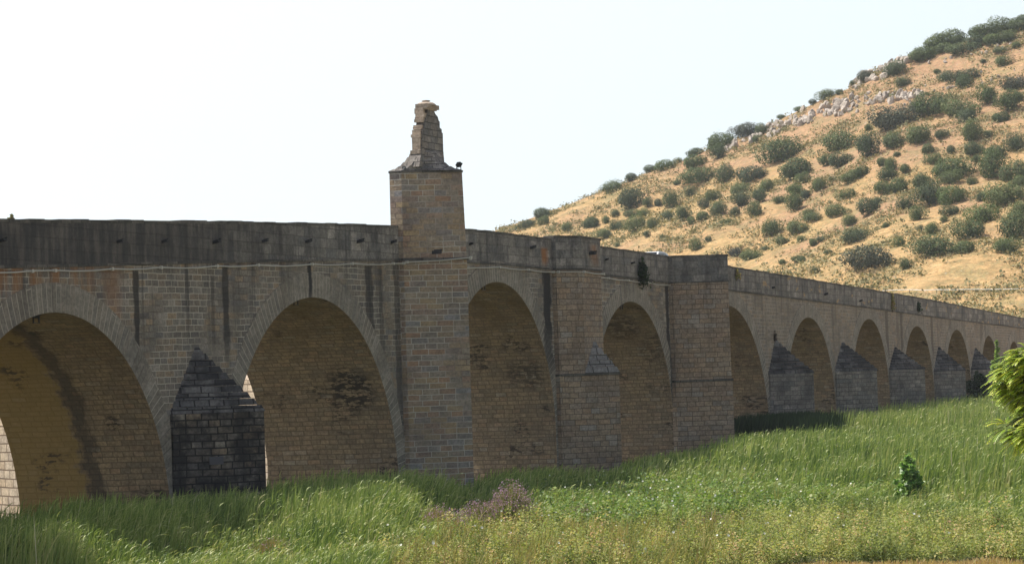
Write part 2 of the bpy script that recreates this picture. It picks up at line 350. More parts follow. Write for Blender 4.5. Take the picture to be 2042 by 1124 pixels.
band('parapet_coping', M['coping'], YW-.035, YW+.45, lambda x: zt(x)-.118, lambda x: zt(x), X0, X1, 1.05, .022)
band('parapet', M['backstone'], YB-.42, YB+.02, lambda x: zs(x)+.03, lambda x: zt(x)-.12, X0, X1, 2.5)
band('parapet_coping', M['coping'], YB-.45, YB+.035, lambda x: zt(x)-.118, lambda x: zt(x), X0, X1, 1.3, .02)
zroad = lambda x: zt(x)-1.05
band('roadway', M['road'], YW+.421, YB-.421, lambda x: zroad(x)-.3, zroad, X0, X1, 4)
# ------------------------------------------------------------ cutwaters
def rects_ccw(p): return p
def capstack(tl, tm, tr, L, zl, apex, n, mat, parent, sag=1.0, over=.09, tip0=0., jag=.05):
    """stepped half pyramid of stone courses leaning on the wall at y=tip0 side"""
    y0 = YW+tip0; mb = MB(); rr = random.Random(int(tm*10))
    for k in range(n):
        f0 = (k/n)**sag; f1 = ((k+1)/n)**sag; z0 = zl+(apex-zl)*k/n; z1 = zl+(apex-zl)*(k+1)/n-.02
        s0, s1 = 1-f0, 1-f0-(f1-f0)*.55
        o = over*(1-f0); j = rr.uniform(-jag, jag)*(1-f0)
        def P(s, o, y=y0): return [(tm-(tm-tl+o)*s, y), (tm, y-(L+o+j)*s), (tm+(tr-tm+o)*s, y)]
        s1 = max(s1, .04)
        mb.prism(P(s0, o), z0, z1, True, k == 0, P(s1, o))
    return addb(mb, 'cutwater_cap', mat, parent)
def cutwater(i, tl, tr, tipoff, zl, apex, n, mat, capm, sag=1., zb=GZ, ret=.12, lab=None, over=.09):
    tm = (tl+tr)/2; mb = MB(); L = -tipoff
    mb.prism([(tl, YW), (tl, YW-ret), (tm, YW-L), (tr, YW-ret), (tr, YW)], zb, zl, True)
    o = addb(mb, 'cutwater', mat, lab=lab)
    c = capstack(tl, tm, tr, L, zl, apex, n, capm, o, sag, over)
    return o
PIER = [(a[0]+a[2], b[0]-b[2]) for a, b in zip(ARCH[:-1], ARCH[1:])]     # PIER[2] is the one between the first two whole arches
def rear(i, zl, apex):
    tl, tr = PIER[i]; tm = (tl+tr)/2; mb = MB()
    L = 2.9; mb.prism([(tr, YB), (tr, YB+.1), (tm+.6, YB+L), (tm-.6, YB+L), (tl, YB+.1), (tl, YB)], GZ, zl, True)
    o = addb(mb, 'cutwater', M['backstone'], lab='sunlit rear buttress of pale blocks')
    mc = MB(); n = 6
    for k in range(n):
        f0 = k/n; z0 = zl+(apex-zl)*f0; z1 = zl+(apex-zl)*(k+1)/n-.02; s = 1-f0; s1 = s-.1
        mk = lambda s: [(tm+(tr-tm)*s, YB), (tm+.6*s, YB+L*s), (tm-.6*s, YB+L*s), (tm-(tm-tl)*s, YB)]
        mc.prism(mk(s), z0, z1, True, False, mk(max(.05, s1)))
    addb(mc, 'cutwater_cap', M['backstone'], o)
for i in range(1, 12): rear(i, 6.6 if i != 2 else 7.6, 8.4 if i != 2 else 9.2)
cutwater(1, PIER[1][0], PIER[1][1], -2.8, 5.4, 7.8, 8, M['black'], M['cap'])
c0 = cutwater(2, PIER[2][0]+.15, PIER[2][1]-.1, -2.83, 5.35, CH+1.72, 10, M['black'], M['cap'], 1.0, lab='blackened pointed cutwater with a ragged stepped cap', over=.03)
for i, (tip, ap, sg) in {6: (-2.57, 2.22, .95), 7: (-2.53, 2.05, 1.1), 8: (-2.35, 1.7, 1.), 9: (-2.25, 1.7, 1.), 10: (-1.9, 1.6, 1.), 11: (-1.6, .9, 1)}.items():
    cutwater(i, PIER[i][0]+.1, PIER[i][1]-.1, tip, CH-.15 if i < 9 else CH-.4, CH+ap, 9 if i < 9 else 7, M['cutwater'], M['cap'], sg)
# tower pier 1 (tall, with the monument)
tl, tr = 117.5, 121.7; tm = (tl+tr)/2
tw = MB()
foot = lambda ex=0: [(tl+.1-ex, YW-.25), (tm, YW-2.57-ex), (tr-.1+ex, YW-.25)]
tw.prism([(tl+.1, YW)]+foot()+[(tr-.1, YW)], GZ, zs(tm)+.02, False)
ZT1 = CH+9.66
tw.prism([(tl+.1, YW+.35)]+foot()+[(tr-.1, YW+.35)], zs(tm)+.02, ZT1, True, False, [(tl+.16, YW+.35), (tl+.14, YW-.25), (tm, YW-2.47), (tr-.14, YW-.25), (tr-.16, YW+.35)])
tower = addb(tw, 'tower_pier', M['tower'], lab='tallest pier rising above the parapet')
tc = MB(); e = .09
tc.prism([(tl+.1-e, YW)]+foot(e)+[(tr-.1+e, YW)], zs(tm)-.06, zs(tm)+.06, True, True)
addb(tc, 'string_ledge', M['coping'], tower); tc = MB()
tc.prism([(tl+.12, YW+.38), (tl+.12, YW-.27), (tm, YW-2.52), (tr-.12, YW-.27), (tr-.12, YW+.38)], ZT1, ZT1+.1, True, True)
addb(tc, 'top_ledge', M['coping'], tower)
# concave stepped roof up to the monument
mt0 = tm-1.2; ym0 = float(onX(841, 300, mt0)[1]); mt1 = float(onY(886, 325, ym0)[0])                     # river side of the monument slab
ym1 = ym0+.42
rf = MB(); lev = [(0, .1), (.26, .2), (.46, .33), (.64, .52), (.8, .74), (.92, .98), (1.0, 1.12)]
A_ = [(tl+.16, YW+.4), (tl+.16, YW-.25), (tm-.7, YW-1.95), (tm, YW-2.52), (tm+.7, YW-1.95), (tr-.16, YW-.25), (tr-.16, YW+.4)]
B_ = [(mt0, ym1), (mt0, ym0), (mt0+.9, ym0-.02), ((mt0+mt1)/2, ym0-.02), (mt1-.9, ym0-.02), (mt1, ym0), (mt1, ym1)]
lerp = lambda s: [((1-s)*a[0]+s*b[0], (1-s)*a[1]+s*b[1]) for a, b in zip(A_, B_)]
for (s0, h0), (s1, h1) in zip(lev[:-1], lev[1:]):
    rf.prism(lerp(s0), ZT1+h0, ZT1+h1-.0, True, False, lerp(s0+(s1-s0)*.75))
addb(rf, 'tower_roof', M['cutwater'], tower)
zp = lambda y: float(onX(855, y, tm)[2])
OUT = [(886, 332), (886, 322), (884, 300), (883, 266), (881, 264), (881, 258), (877, 255), (877, 243), (875, 241), (873, 233), (868, 227), (866, 222), (866, 214), (853, 214), (852, 228), (849, 238), (847, 244), (846, 256), (842, 262), (841, 300), (838, 316), (836, 332)]
pl_ = [(float(q_[0]), float(q_[2])) for q_ in (onY(a, b, ym0) for a, b in OUT)]
mo = MB(); n = len(pl_); fr = [(x, ym0, z) for x, z in pl_]; bk_ = [(x, ym1, z) for x, z in pl_]
mo.quad(fr[::-1]); mo.quad(bk_)
for k in range(n): j = (k+1) % n; mo.quad([fr[k], fr[j], bk_[j], bk_[k]])
mon = addb(mo, 'monument', M['cutwater'], tower, lab='weathered carved stone niche crowning the tall pier')
M['carved'] = masonry('carved_stone', [(0, (.34, .28, .23)), (1, (.44, .37, .31))], (.2, .16, .14), .01, .8, .5, 0, bumpd=.02, patchs=.3)
def orn(ya, yb, pl, pr, d0, d1):
    a = onY(pl, ya, ym0); b2 = onY(pr, yb, ym0); m_ = MB(); m_.box(a[0], b2[0], ym0+d0, ym1+d1, a[2], b2[2]); addb(m_, 'cornice', M['carved'], mon)
orn(306, 300, 839, 845, .05, .10); orn(300, 273, 840.5, 843, .06, .04); orn(273, 268, 840, 845, .04, .10); orn(268, 259, 841, 846, .06, .06)
orn(257, 253.5, 843, 849, .05, .07); orn(252.5, 250, 844, 850, .06, .08); orn(243, 238.5, 845, 853, .04, .06); orn(237.5, 234.5, 846, 854, .05, .05); orn(234, 226, 847, 854, .03, .05)
orn(309, 306, 840, 843, .15, .02)
orn(226, 216, 848, 851, .1, .12)
orn(218, 215, 849, 868.5, -.06, .04); orn(215, 211.5, 848, 871, -.12, .08)
fn = MB(); cx, cyy = float(onY(858, 210, ym0)[0]), (ym0+ym1)/2
def lathe(mbx, cx, cy, prof, n=14, sx=1., sy_=1.):
    for (r0, z0), (r1, z1) in zip(prof[:-1], prof[1:]):
        for k in range(n):
            a, b = 2*math.pi*k/n, 2*math.pi*(k+1)/n
            mbx.quad([(cx+sx*r0*math.cos(a), cy+sy_*r0*math.sin(a), z0), (cx+sx*r0*math.cos(b), cy+sy_*r0*math.sin(b), z0), (cx+sx*r1*math.cos(b), cy+sy_*r1*math.sin(b), z1), (cx+sx*r1*math.cos(a), cy+sy_*r1*math.sin(a), z1)])
lathe(fn, cx, cyy, [(.62, zp(211.5)), (.58, zp(208)), (.44, zp(205)), (.3, zp(203.8)), (.16, zp(203.8)), (.14, zp(203)), (.26, zp(202)), (.26, zp(200.5)), (.01, zp(199))], 16, .9, .75)
addb(fn, 'finial', M['carved'], mon)
# tower pier 2 (bevelled)
tl, tr = PIER[4]; tm = (tl+tr)/2; a = MB(); ylo = YW-.25; L2 = 2.62
A0 = Vector((tl+.25, ylo)); TIP = Vector((tm, YW-L2)); B0 = A0.lerp(TIP, .43); tr_ = tr-.25
B1x = 2*tm-B0.x
low = [(tl+.25, YW), tuple(A0), tuple(TIP), (tr_, ylo), (tr_, YW)]
a.prism(low, GZ, CH+.2, True)
up = [(tl+.25, YW), tuple(A0), tuple(B0), (B1x, B0.y), (tr_, ylo), (tr_, YW)]
a.prism(up, CH+.2, zs(tm)+.0, True)
t2 = addb(a, 'tower_pier', M['tower_rough'])
mb = MB(); e = .07
upe = lambda e: [(tl+.25-e, YW), (A0.x-e, A0.y), (B0.x-e*.3, B0.y-e), (B1x+e, B0.y-e), (tr_+e, ylo), (tr_+e, YW)]
upm = lambda e: [(tl+.25-e, YW+.4), (A0.x-e, A0.y), (B0.x-e*.3, B0.y-e), (B1x+e, B0.y-e), (tr_+e, ylo), (tr_+e, YW+.4)]
mb.prism(upe(e), lambda x: zs(x)-.02, lambda x: zs(x)+.09, True, True)
lo2 = lambda e: [(tl+.25-e, YW), (A0.x-e, A0.y), (TIP.x, TIP.y-e), (tr_+e, ylo), (tr_+e, YW)]
addb(mb, 'string_ledge', M['coping'], t2); mb = MB()
mb.prism(lo2(.07), CH+.14, CH+.26, True, True)
addb(mb, 'ledge', M['coping'], t2)
mb = MB(); mb.prism(upm(0.01), lambda x: zs(x)+.09, lambda x: zt(x)+.03, True); addb(mb, 'parapet_bastion', M['parapet'], t2)
mb = MB(); mb.prism(upm(.05), lambda x: zt(x)+.032, lambda x: zt(x)+.15, True, True); addb(mb, 'bastion_coping', M['coping'], t2)
# small half pyramid over the point of pier 2
mb = MB(); n = 5; zl, ap = CH+.262, CH+1.95
for k in range(n):
    s0 = 1-k/n; s1 = max(.05, s0-.12); z0 = zl+(ap-zl)*k/n; z1 = zl+(ap-zl)*(k+1)/n-.02
    mk = lambda s, o=.05: [(tm-(tm-B0.x+o)*s, B0.y-.003), (tm, B0.y-(B0.y-TIP.y+o)*s), (tm+(tm-B0.x+o)*s, B0.y-.003)]
    mb.prism(mk(s0), z0, z1, True, k == 0, mk(s1))
addb(mb, 'cutwater_cap', M['palecap'], t2, lab='small pale stepped stone cap')
# tower pier 3 (plain wedge to the parapet)
tl, tr = PIER[5]; tm = (tl+tr)/2; hw = 2.3; a = MB(); P3 = lambda e=0, y1=0.: [(tm-hw-e+.55, YW+y1), (tm-hw-e+.55, YW-.28), (tm, YW-3.2-e), (tm+hw+e-.55, YW-.28), (tm+hw+e-.55, YW+y1)]
a.prism(P3(.06), GZ, CH-.42, True); a.prism(P3(), CH-.3, zs(tm), False)
t3 = addb(a, 'tower_pier', M['tower_rough'])
mb = MB(); mb.prism(P3(.12), CH-.419, CH-.3, True, True); addb(mb, 'lower_ledge', M['coping'], t3); mb = MB(); mb.prism(P3(.06), zs(tm)-.0, zs(tm)+.08, True, True); addb(mb, 'ledge', M['coping'], t3)
mb = MB(); mb.prism(P3(0.01, .45), zs(tm)+.08, zt(tm)-.1, True); addb(mb, 'parapet_bastion', M['parapet'], t3)
mb = MB(); mb.prism(P3(.06, .5), zt(tm)-.098, zt(tm)+.03, True, True); addb(mb, 'bastion_coping', M['coping'], t3)
# drain spouts in the parapet
M['spout'] = plain('spout_stone', (.03, .03, .035), .8)
sp_m = MB(); sp_m.box(-.17, .17, -.3, .05, -.06, .07); sp_m.box(-.19, -.10, -.36, .05, -.09, -.062); sp_m.box(.10, .19, -.33, .05, .072, .13)
spout_me = None
SP = [(2, 480), (236, 482), (325, 482), (428, 483), (525, 481), (612, 482), (715, 482), (782, 483), (937, 487), (1060, 494), (1208, 518), (1260, 525), (1540, 574), (1645, 587), (1715, 600)]
for k, (px, py) in enumerate(SP):
    p = onY(px, py, YW-.05)
    if spout_me is None: o = sp_m.build('drain_spout', M['spout'], bridge); spout_me = o.data
    else: o = bpy.data.objects.new('drain_spout', spout_me); C.objects.link(o); o.parent = bridge
    o.location = Vector(p)-OFF; o.rotation_euler = (R(-12), 0, R(random.uniform(-14, 14))); o.scale = (random.uniform(.55, .8),)*3
for px, py in [(866, 503), (1177, 505)]:
    o = bpy.data.objects.new('drain_spout', spout_me); C.objects.link(o); o.parent = bridge
    o.location = Vector(onY(px, py, YW-1.62 if px < 1000 else YW-1.3))-OFF
# ------------------------------------------------------------ cable along the string course, floodlights, plaque
pts = []
for px in (-60, 60, 106, 220, 318, 430, 512, 620, 700, 782): pts.append((T(px), YW-.11, None))
tl, tr = 117.5, 121.7; tm = (tl+tr)/2
pts += [(tl+.0, YW-.3, .0), (tl+.1, YW-.42, .05), (tm-.02, YW-2.78, .16), (tm+.2, YW-2.66, .12), (tr-.2, YW-.4, 0), (tr+.1, YW-.12, -.1)]
for px in (992, 1049, 1098): pts.append((T(px, 520), YW-.11, None))
tl, tr = PIER[4]
pts += [(A0.x-.12, YW-.13, None), (A0.x-.05, A0.y-.14, None), (B0.x-.05, B0.y-.14, None), (B1x+.12, B0.y-.12, None), (tr_+.14, ylo-.1, None)]
for px in (1210, 1250, 1290, 1335): pts.append((T(px, 550), YW-.11, None))
cb = MB(); path = []
for k, (x, y, dz) in enumerate(pts): path.append(Vector((x, y, zs(x)-.13+(dz or 0))))
fine = []
for a, b in zip(path[:-1], path[1:]):
    n = max(1, int((b-a).length/1.2)); s = .06*min(1, (b-a).length/5)
    for k in range(n): f = k/n; fine.append(a.lerp(b, f)-Vector((0, 0, s*4*f*(1-f))))
fine.append(path[-1])
cb.tube(fine, .028, 6)
cable = empty('cable', fine[0]); tag(cable, 'pale cable clipped below the parapet along the bridge wall and around its piers', 'cable')
M['white'] = plain('white_plastic', (.50, .48, .44), .5)
o = cb.build('sheath', M['white'], cable); o.matrix_parent_inverse = Matrix.Translation(-Vector(fine[0]))
for k in range(1, len(path)-1):
    c = MB(); p = path[k]; c.box(p.x-.07, p.x+.07, p.y-.05, p.y+.06, p.z-.06, p.z+.06); o = c.build('clip', M['white'], cable); o.matrix_parent_inverse = Matrix.Translation(-Vector(fine[0]))
M['metal'] = plain('dark_metal', (.02, .02, .022), .5, .3)
M['glassy'] = plain('lamp_glass', (.5, .52, .55), .15)
fl_cache = {}
def floodlight(loc, rz, tilt, s, lab, post=.0):
    o = empty('floodlight', loc); o.rotation_euler = (0, 0, rz); o.scale = (s, s, s)
    tag(o, lab, 'floodlight', 'floodlights fixed to the bridge')
    if not fl_cache:
        a = MB(); a.box(-.2, .2, -.1, .1, -.15, .15); a.box(-.23, .23, -.14, -.1, -.18, .18); fl_cache['h'] = a.build('lamp_housing', M['metal'], None); h = fl_cache['h']
        g = MB(); g.box(-.18, .18, -.165, -.142, -.13, .13); fl_cache['g'] = g.build('lens', M['glassy'], None); b = fl_cache['g']
        c = MB(); c.box(-.26, -.232, -.03, .03, -.42, .02); c.box(.232, .26, -.03, .03, -.42, .02); c.box(-.26, .26, -.04, .04, -.45, -.42); fl_cache['b'] = c.build('bracket', M['metal'], None); k = fl_cache['b']
    else:
        h, b, k = [bpy.data.objects.new(n, fl_cache[q].data) for n, q in (('lamp_housing', 'h'), ('lens', 'g'), ('bracket', 'b'))]
        for x in (h, b, k): C.objects.link(x)
    h.parent = o; b.parent = h; k.parent = o
    h.location = (0, 0, .45); k.location = (0, 0, .45); h.rotation_euler = (tilt, 0, 0)
tl, tr = 117.5, 121.7; tm = (tl+tr)/2
floodlight((tm-.08, YW-2.35, ZT1+.1), R(60), R(35), .62, 'dark floodlight on the right point of the tall pier top')
floodlight((tl+.35, YW-.3, ZT1+.1), R(-60), R(30), .35, 'tiny floodlight at the left corner of the tall pier top')
for k, (px, py, lab) in enumerate([(72, 634, 'dark floodlight under the crown of the leftmost arch'), (590, 600, 'dark floodlight under the arch left of the tall pier'), (964, 571, 'dark floodlight under the arch right of the tall pier'), (1239, 611, 'dark floodlight under the arch below the wall bush')]):
    p = onY(px, py, YW+.35); floodlight((p[0], p[1], p[2]-.18), R(180), R(30), .8, lab)
pl = MB(); p = onY(436, 920, YW); 
tl, tr = PIER[2]; tm = (tl+tr)/2
Pm = Vector((tl+.15, YW-.12)).lerp(Vector((tm, YW-2.83)), .46); d = (Vector((tm, YW-2.83))-Vector((tl+.15, YW-.12))).normalized(); nrm = Vector((d.y, -d.x)) if d.y*1 < 0 else Vector((-d.y, d.x))
nrm = Vector((-abs(d.y), -abs(d.x))).normalized()
pq = MB(); w = .27; a0 = Pm-d*w; a1 = Pm+d*w; o1 = nrm*.05
zc = float(onX(436, 918, Pm.x)[2])
pq.prism([tuple(a0+o1*.1), tuple(a0+o1), tuple(a1+o1), tuple(a1+o1*.1)], zc-.14, zc+.16, True, True)
tag(pq.build('plaque', plain('grey_plaque', (.10, .10, .12), .6)), 'small grey plaque on the blackened cutwater', 'plaque')
# ------------------------------------------------------------ numpy meshes
def npmesh(name, V, Fq, mat, attrs=None, parent=None, link=True):
    me = bpy.data.meshes.new(name); nv, nf = len(V), len(Fq); k = Fq.shape[1]
    me.vertices.add(nv); me.vertices.foreach_set('co', V.astype(np.float32).ravel())
    me.loops.add(nf*k); me.loops.foreach_set('vertex_index', Fq.astype(np.int32).ravel())
    me.polygons.add(nf); me.polygons.foreach_set('loop_start', np.arange(0, nf*k, k, dtype=np.int32))
    for a, v in (attrs or {}).items():
        at = me.attributes.new(a, 'FLOAT', 'POINT'); at.data.foreach_set('value', v.astype(np.float32))
    me.update(calc_edges=True); me.materials.append(mat)
    if not link: return me
    o = bpy.data.objects.new(name, me); C.objects.link(o); o.parent = parent; return o
def blades(P, hgt, wid, lean, bend, tint, segs=3, z0=0.):
    """P (n,3) roots; lean (n,2) horizontal tip offset; returns V,F,tint,h"""
    n = len(P); ang = rng.uniform(0, 2*np.pi, n); wd = np.stack([np.cos(ang), np.sin(ang), np.zeros(n)], 1)
    # keep blades roughly facing the viewer so that they keep their width
    wd = wd*.5 + RX*np.sign(rng.uniform(-1, 1, n))[:, None]; wd[:, 2] = 0; wd /= np.linalg.norm(wd, axis=1)[:, None]
    V = np.zeros((n, (segs+1)*2, 3)); T_ = np.zeros((n, (segs+1)*2)); Hh = np.zeros((n, (segs+1)*2))
    for s in range(segs+1):
        f = z0+(1-z0)*s/segs; q = P.copy(); q[:, :2] += lean*(f**bend)[:, None] if hasattr(bend, '__len__') else lean*f**bend
        droop = np.linalg.norm(lean, axis=1)*.35*f**3
        q[:, 2] += hgt*f-droop
        w = wid*(1-.0*f) if s < segs else wid*.1
        if s == 0: w = wid*.7
        V[:, 2*s] = q-wd*(w/2)[:, None]; V[:, 2*s+1] = q+wd*(w/2)[:, None]
        T_[:, 2*s] = T_[:, 2*s+1] = tint; Hh[:, 2*s] = Hh[:, 2*s+1] = f
    base = np.arange(n)[:, None]*(segs+1)*2; Fs = []
    for s in range(segs): Fs.append(base+np.array([2*s, 2*s+1, 2*s+3, 2*s+2]))
    return V.reshape(-1, 3), np.concatenate(Fs), T_.ravel(), Hh.ravel()
def leaves(P, size, tint, up=.5, aspect=.6, nrm=None):
    n = len(P); N = rng.normal(size=(n, 3)); N /= np.linalg.norm(N, axis=1)[:, None]; N[:, 2] = np.abs(N[:, 2])+up
    if nrm is not None: N = N*.7+nrm
    N /= np.linalg.norm(N, axis=1)[:, None]
    A = np.cross(N, rng.normal(size=(n, 3))); A /= np.linalg.norm(A, axis=1)[:, None]; B = np.cross(N, A)
    a = A*(size/2)[:, None]; b = B*(size*aspect/2)[:, None]; c = N*(size*.12)[:, None]
    V = np.stack([P-a, P-b*1.0+c*.5, P+a, P+b*1.0+c*.5], 1).reshape(-1, 3)
    return V, np.arange(4*n).reshape(-1, 4), np.repeat(tint, 4)
def foliage(name, ramp, trans=.35, rough=.55, hramp=None, spec=.3, objvar=0):
    q = NT(name); t = q.attr('tint')[2]; col = q.ramp(t, ramp)
    if hramp: col = q.mix(1, col, q.ramp(q.attr('h')[2], hramp), 'MULTIPLY')
    if objvar:
        oi = q.N.new('ShaderNodeObjectInfo'); col = q.mix(1, col, q.ramp(oi.outputs['Random'], [(0, (.75, .8, .9)), (.3, (1, 1.1, .8)), (.55, (1.5, 1.45, 1.15)), (.8, (.95, 1.0, 1.1)), (1, (1.25, 1.35, .85))]), 'MULTIPLY')
    q.L.new(col, q.b.inputs['Base Color']); q.b.inputs['Roughness'].default_value = rough; q.b.inputs['Specular IOR Level'].default_value = spec
    tr = q.N.new('ShaderNodeBsdfTranslucent'); q.L.new(q.mix(1, col, (1.25, 1.3, .7), 'MULTIPLY'), tr.inputs[0])
    mx = q.N.new('ShaderNodeMixShader'); mx.inputs[0].default_value = trans; q.L.new(q.b.outputs[0], mx.inputs[1]); q.L.new(tr.outputs[0], mx.inputs[2]); q.L.new(mx.outputs[0], q.out.inputs[0])
    return q.m
# ------------------------------------------------------------ ground and hill
def fbm(x, y, s, seed=0):
    r = np.random.default_rng(seed); o = np.zeros_like(x, dtype=float); a = 1.; k = 1/s
    for _ in range(4):
        for _ in range(3):
            th = r.uniform(0, 2*np.pi); ph = r.uniform(0, 2*np.pi); o += a/3*np.sin((x*np.cos(th)+y*np.sin(th))*k*2*np.pi+ph)
        k *= 2.05; a *= .52
    return o
q = NT('bank_soil'); p = q.pos(); n1 = q.noise(p, .25, 5, .6); n2 = q.noise(p, 3, 5, .7)
c = q.ramp(n1, [(.3, (.06, .07, .03)), (.5, (.12, .11, .05)), (.7, (.22, .17, .09))]); c = q.mix(q.ss(q.sep(p)[1], 46, 42), c, q.ramp(n1, [(.3, (.38, .31, .20)), (.7, (.50, .41, .28))])); c = q.mix(1, c, q.ramp(n2, [(.3, .6), (.7, 1.2)]), 'MULTIPLY'); q.L.new(c, q.b.inputs['Base Color']); q.bump(n2, .08)
gm = MB(); gx = [-3000, -600, -200, 0, 40, 80, 120, 160, 200, 240, 280, 330, 400, 700, 1500, 5000]; gy = [-3000, -400, -60, 0, 20, 35, 50, 70, 120, 300, 900, 4000]
for i in range(len(gx)-1):
    for j in range(len(gy)-1): gm.quad([(gx[i], gy[j], 0), (gx[i+1], gy[j], 0), (gx[i+1], gy[j+1], 0), (gx[i], gy[j+1], 0)])
tag(gm.build('ground', q.m), kind='structure')
# hill: silhouette of the photo set at its own distance
SIL = [(300, 720), (600, 640), (800, 560), (930, 490), (1000, 457), (1070, 432), (1140, 405), (1200, 383), (1290, 345), (1370, 318), (1430, 290), (1500, 268), (1560, 238), (1620, 210), (1690, 180), (1740, 145), (1800, 118), (1860, 103), (1920, 82), (1980, 62), (2042, 42), (2120, 0), (2250, -60), (2450, -130), (2800, -170), (3400, -150)]
def azel(px, py):
    d = ray(px, py); return math.atan2(d[0], d[1]), d[2]/math.hypot(d[0], d[1])
sa = np.array([azel(*s) for s in SIL]); D0, DR = 335., 650.
def hillh(az, D):
    e = np.interp(az, sa[:, 0], sa[:, 1]); zr = e*DR
    u = (D-D0)/(DR-D0); uc = np.clip(u, 0, 1)
    z = (zr+CH)*(.55*uc**1.0+.45*uc**1.9)
    z = np.where(u > 1, z-np.maximum(0, u-1)*(zr+CH)*.5, z)
    x, y = D*np.sin(az), D*np.cos(az)
    z = z+(fbm(x, y, 90, 3)*1.4+fbm(x, y, 22, 4)*.45)*np.clip(u*4, 0, 1)*np.clip((1.02-np.minimum(u, 1.02))*6+.12, 0, 1)
    return np.where(u < 0, -.4, z-.4*(1-uc))
def hit(px, py):
    az, e = azel(px, py); Ds = np.linspace(D0, DR*1.02, 500); g = CH+e*Ds-hillh(np.full(500, az), Ds)
    i = np.where(g <= 0)[0]; D = Ds[i[0]] if len(i) else DR
    if e > np.interp(az, sa[:, 0], sa[:, 1])-.0012 and not len(i): D = DR
    return Vector((D*math.sin(az), D*math.cos(az), float(hillh(np.array([az]), np.array([D]))[0]))), D
AZ = np.linspace(sa[0, 0], sa[-1, 0], 420); DD = np.concatenate([np.linspace(D0-15, DR*1.03, 230), np.linspace(DR*1.06, DR*2.6, 24)])
ga, gd = np.meshgrid(AZ, DD, indexing='ij'); V = np.stack([gd*np.sin(ga), gd*np.cos(ga), hillh(ga, gd)], -1).reshape(-1, 3)
na, nd = len(AZ), len(DD); ii, jj = np.meshgrid(np.arange(na-1), np.arange(nd-1), indexing='ij'); b = (ii*nd+jj).ravel()
Fq = np.stack([b, b+1, b+nd+1, b+nd], 1)
q = NT('hill_ground'); p = q.pos(); s = q.sep(p)
n1 = q.noise(p, .035, 5, .6); n2 = q.noise(p, .3, 5, .65); n3 = q.noise(q.vmul(p, (1, 1, 3)), .9, 4, .7)
straw = q.ramp(n2, [(.3, (.22, .17, .075)), (.45, (.40, .26, .115)), (.6, (.52, .335, .155)), (.72, (.60, .41, .21))])
soil = q.ramp(n3, [(.3, (.26, .145, .085)), (.7, (.46, .275, .165))])
up = q.math('ADD', q.math('MULTIPLY', s[2], .012), q.math('MULTIPLY', q.math('SUBTRACT', n1, .5), 2.4))
c = q.mix(q.math('MULTIPLY', q.ss(q.math('ADD', up, q.math('MULTIPLY', n2, .5)), .5, 1.1), .8), straw, soil)
c = q.mix(q.math('MULTIPLY', q.ss(q.noise(p, .16, 4, .7), .52, .62), .45), c, (.20, .19, .085))
c = q.mix(q.math('MULTIPLY', q.ss(q.noise(p, .8, 3, .7), .52, .60), .55), c, (.17, .155, .07)); c = q.mix(1, c, q.ramp(q.noise(p, 1.6, 4, .75), [(.3, .55), (.7, 1.3)]), 'MULTIPLY')
c = q.mix(q.math('MULTIPLY', q.ss(q.noise(p, 1.1, 3, .7), .64, .70), .6), c, (.45, .41, .36))
q.L.new(c, q.b.inputs['Base Color']); q.bump(n3, .5)
ho = npmesh('hill', V, Fq, q.m); ho.data.polygons.foreach_set('use_smooth', [True]*len(Fq)); tag(ho, kind='structure')
# ------------------------------------------------------------ hill bushes
def bush_mesh(name, seed, mat, n=2200, lobes=7, leaf=.2, flat=.8, ragged=.25):
    r = np.random.default_rng(seed); P = []; Tn = []; Nn = []; cs = []
    for k in range(lobes):
        a = r.uniform(0, 2*np.pi); d = r.uniform(.1, .62) if k else 0; rad = r.uniform(.22, .46) if k else .52
        cs.append((d*math.cos(a), d*math.sin(a), r.uniform(.32, .62)*flat if k else .48*flat, rad))
    wts = np.array([c[3]**2 for c in cs]); wts /= wts.sum(); ks = r.choice(lobes, n, p=wts)
    for k in range(lobes):
        m_ = (ks == k).sum(); c = cs[k]; N = r.normal(size=(m_, 3)); N /= np.linalg.norm(N, axis=1)[:, None]
        rad = c[3]*(1+r.normal(size=m_)*.07)*(1-np.abs(r.normal(size=m_))*ragged*.5)*(1+.10*np.sin(N[:, 0]*7+k)*np.cos(N[:, 1]*6+2*k))
        q_ = np.array(c[:3])+N*rad[:, None]*np.array([1, 1, flat]); q_[:, 2] = np.maximum(q_[:, 2], .02); P.append(q_); Nn.append(N)
        clump = .5+.5*np.sin(N[:, 0]*5+k*1.7)*np.sin(N[:, 1]*5+k)*.8
        Tn.append(np.clip(.5*clump+.5*r.uniform(0, 1, m_), 0, 1))
    P = np.concatenate(P); Nn = np.concatenate(Nn); Tn = np.concatenate(Tn)
    V, Fq, t = leaves(P, r.uniform(.6, 1.3, n)*leaf, Tn, .1, .75, Nn*.8)
    return npmesh(name, V, Fq, mat, {'tint': t}, link=False)
M['oak'] = foliage('holm_oak_leaves', [(0, (.034, .050, .024)), (.5, (.07, .095, .044)), (1, (.13, .16, .075))], .2, .7, objvar=1)
M['oakdark'] = foliage('dark_oak_leaves', [(0, (.028, .034, .028)), (.5, (.05, .058, .045)), (1, (.085, .092, .072))], .1, .7, objvar=1)
M['scrub'] = foliage('scrub_leaves', [(0, (.12, .13, .06)), (.5, (.22, .20, .10)), (1, (.36, .30, .16))], .15, .8)
M['bark'] = plain('bark', (.09, .07, .05), .95)
BM = [bush_mesh('holm_oak_crown', 20+k, M['oak'], 4200, 6+k % 4, .055, .72+.07*(k % 4), .2+.05*(k % 3)) for k in range(9)]
DM = [bush_mesh('dark_oak_crown', 60+k, M['oakdark'], 4600, 8, .052, .72, .25) for k in range(3)]
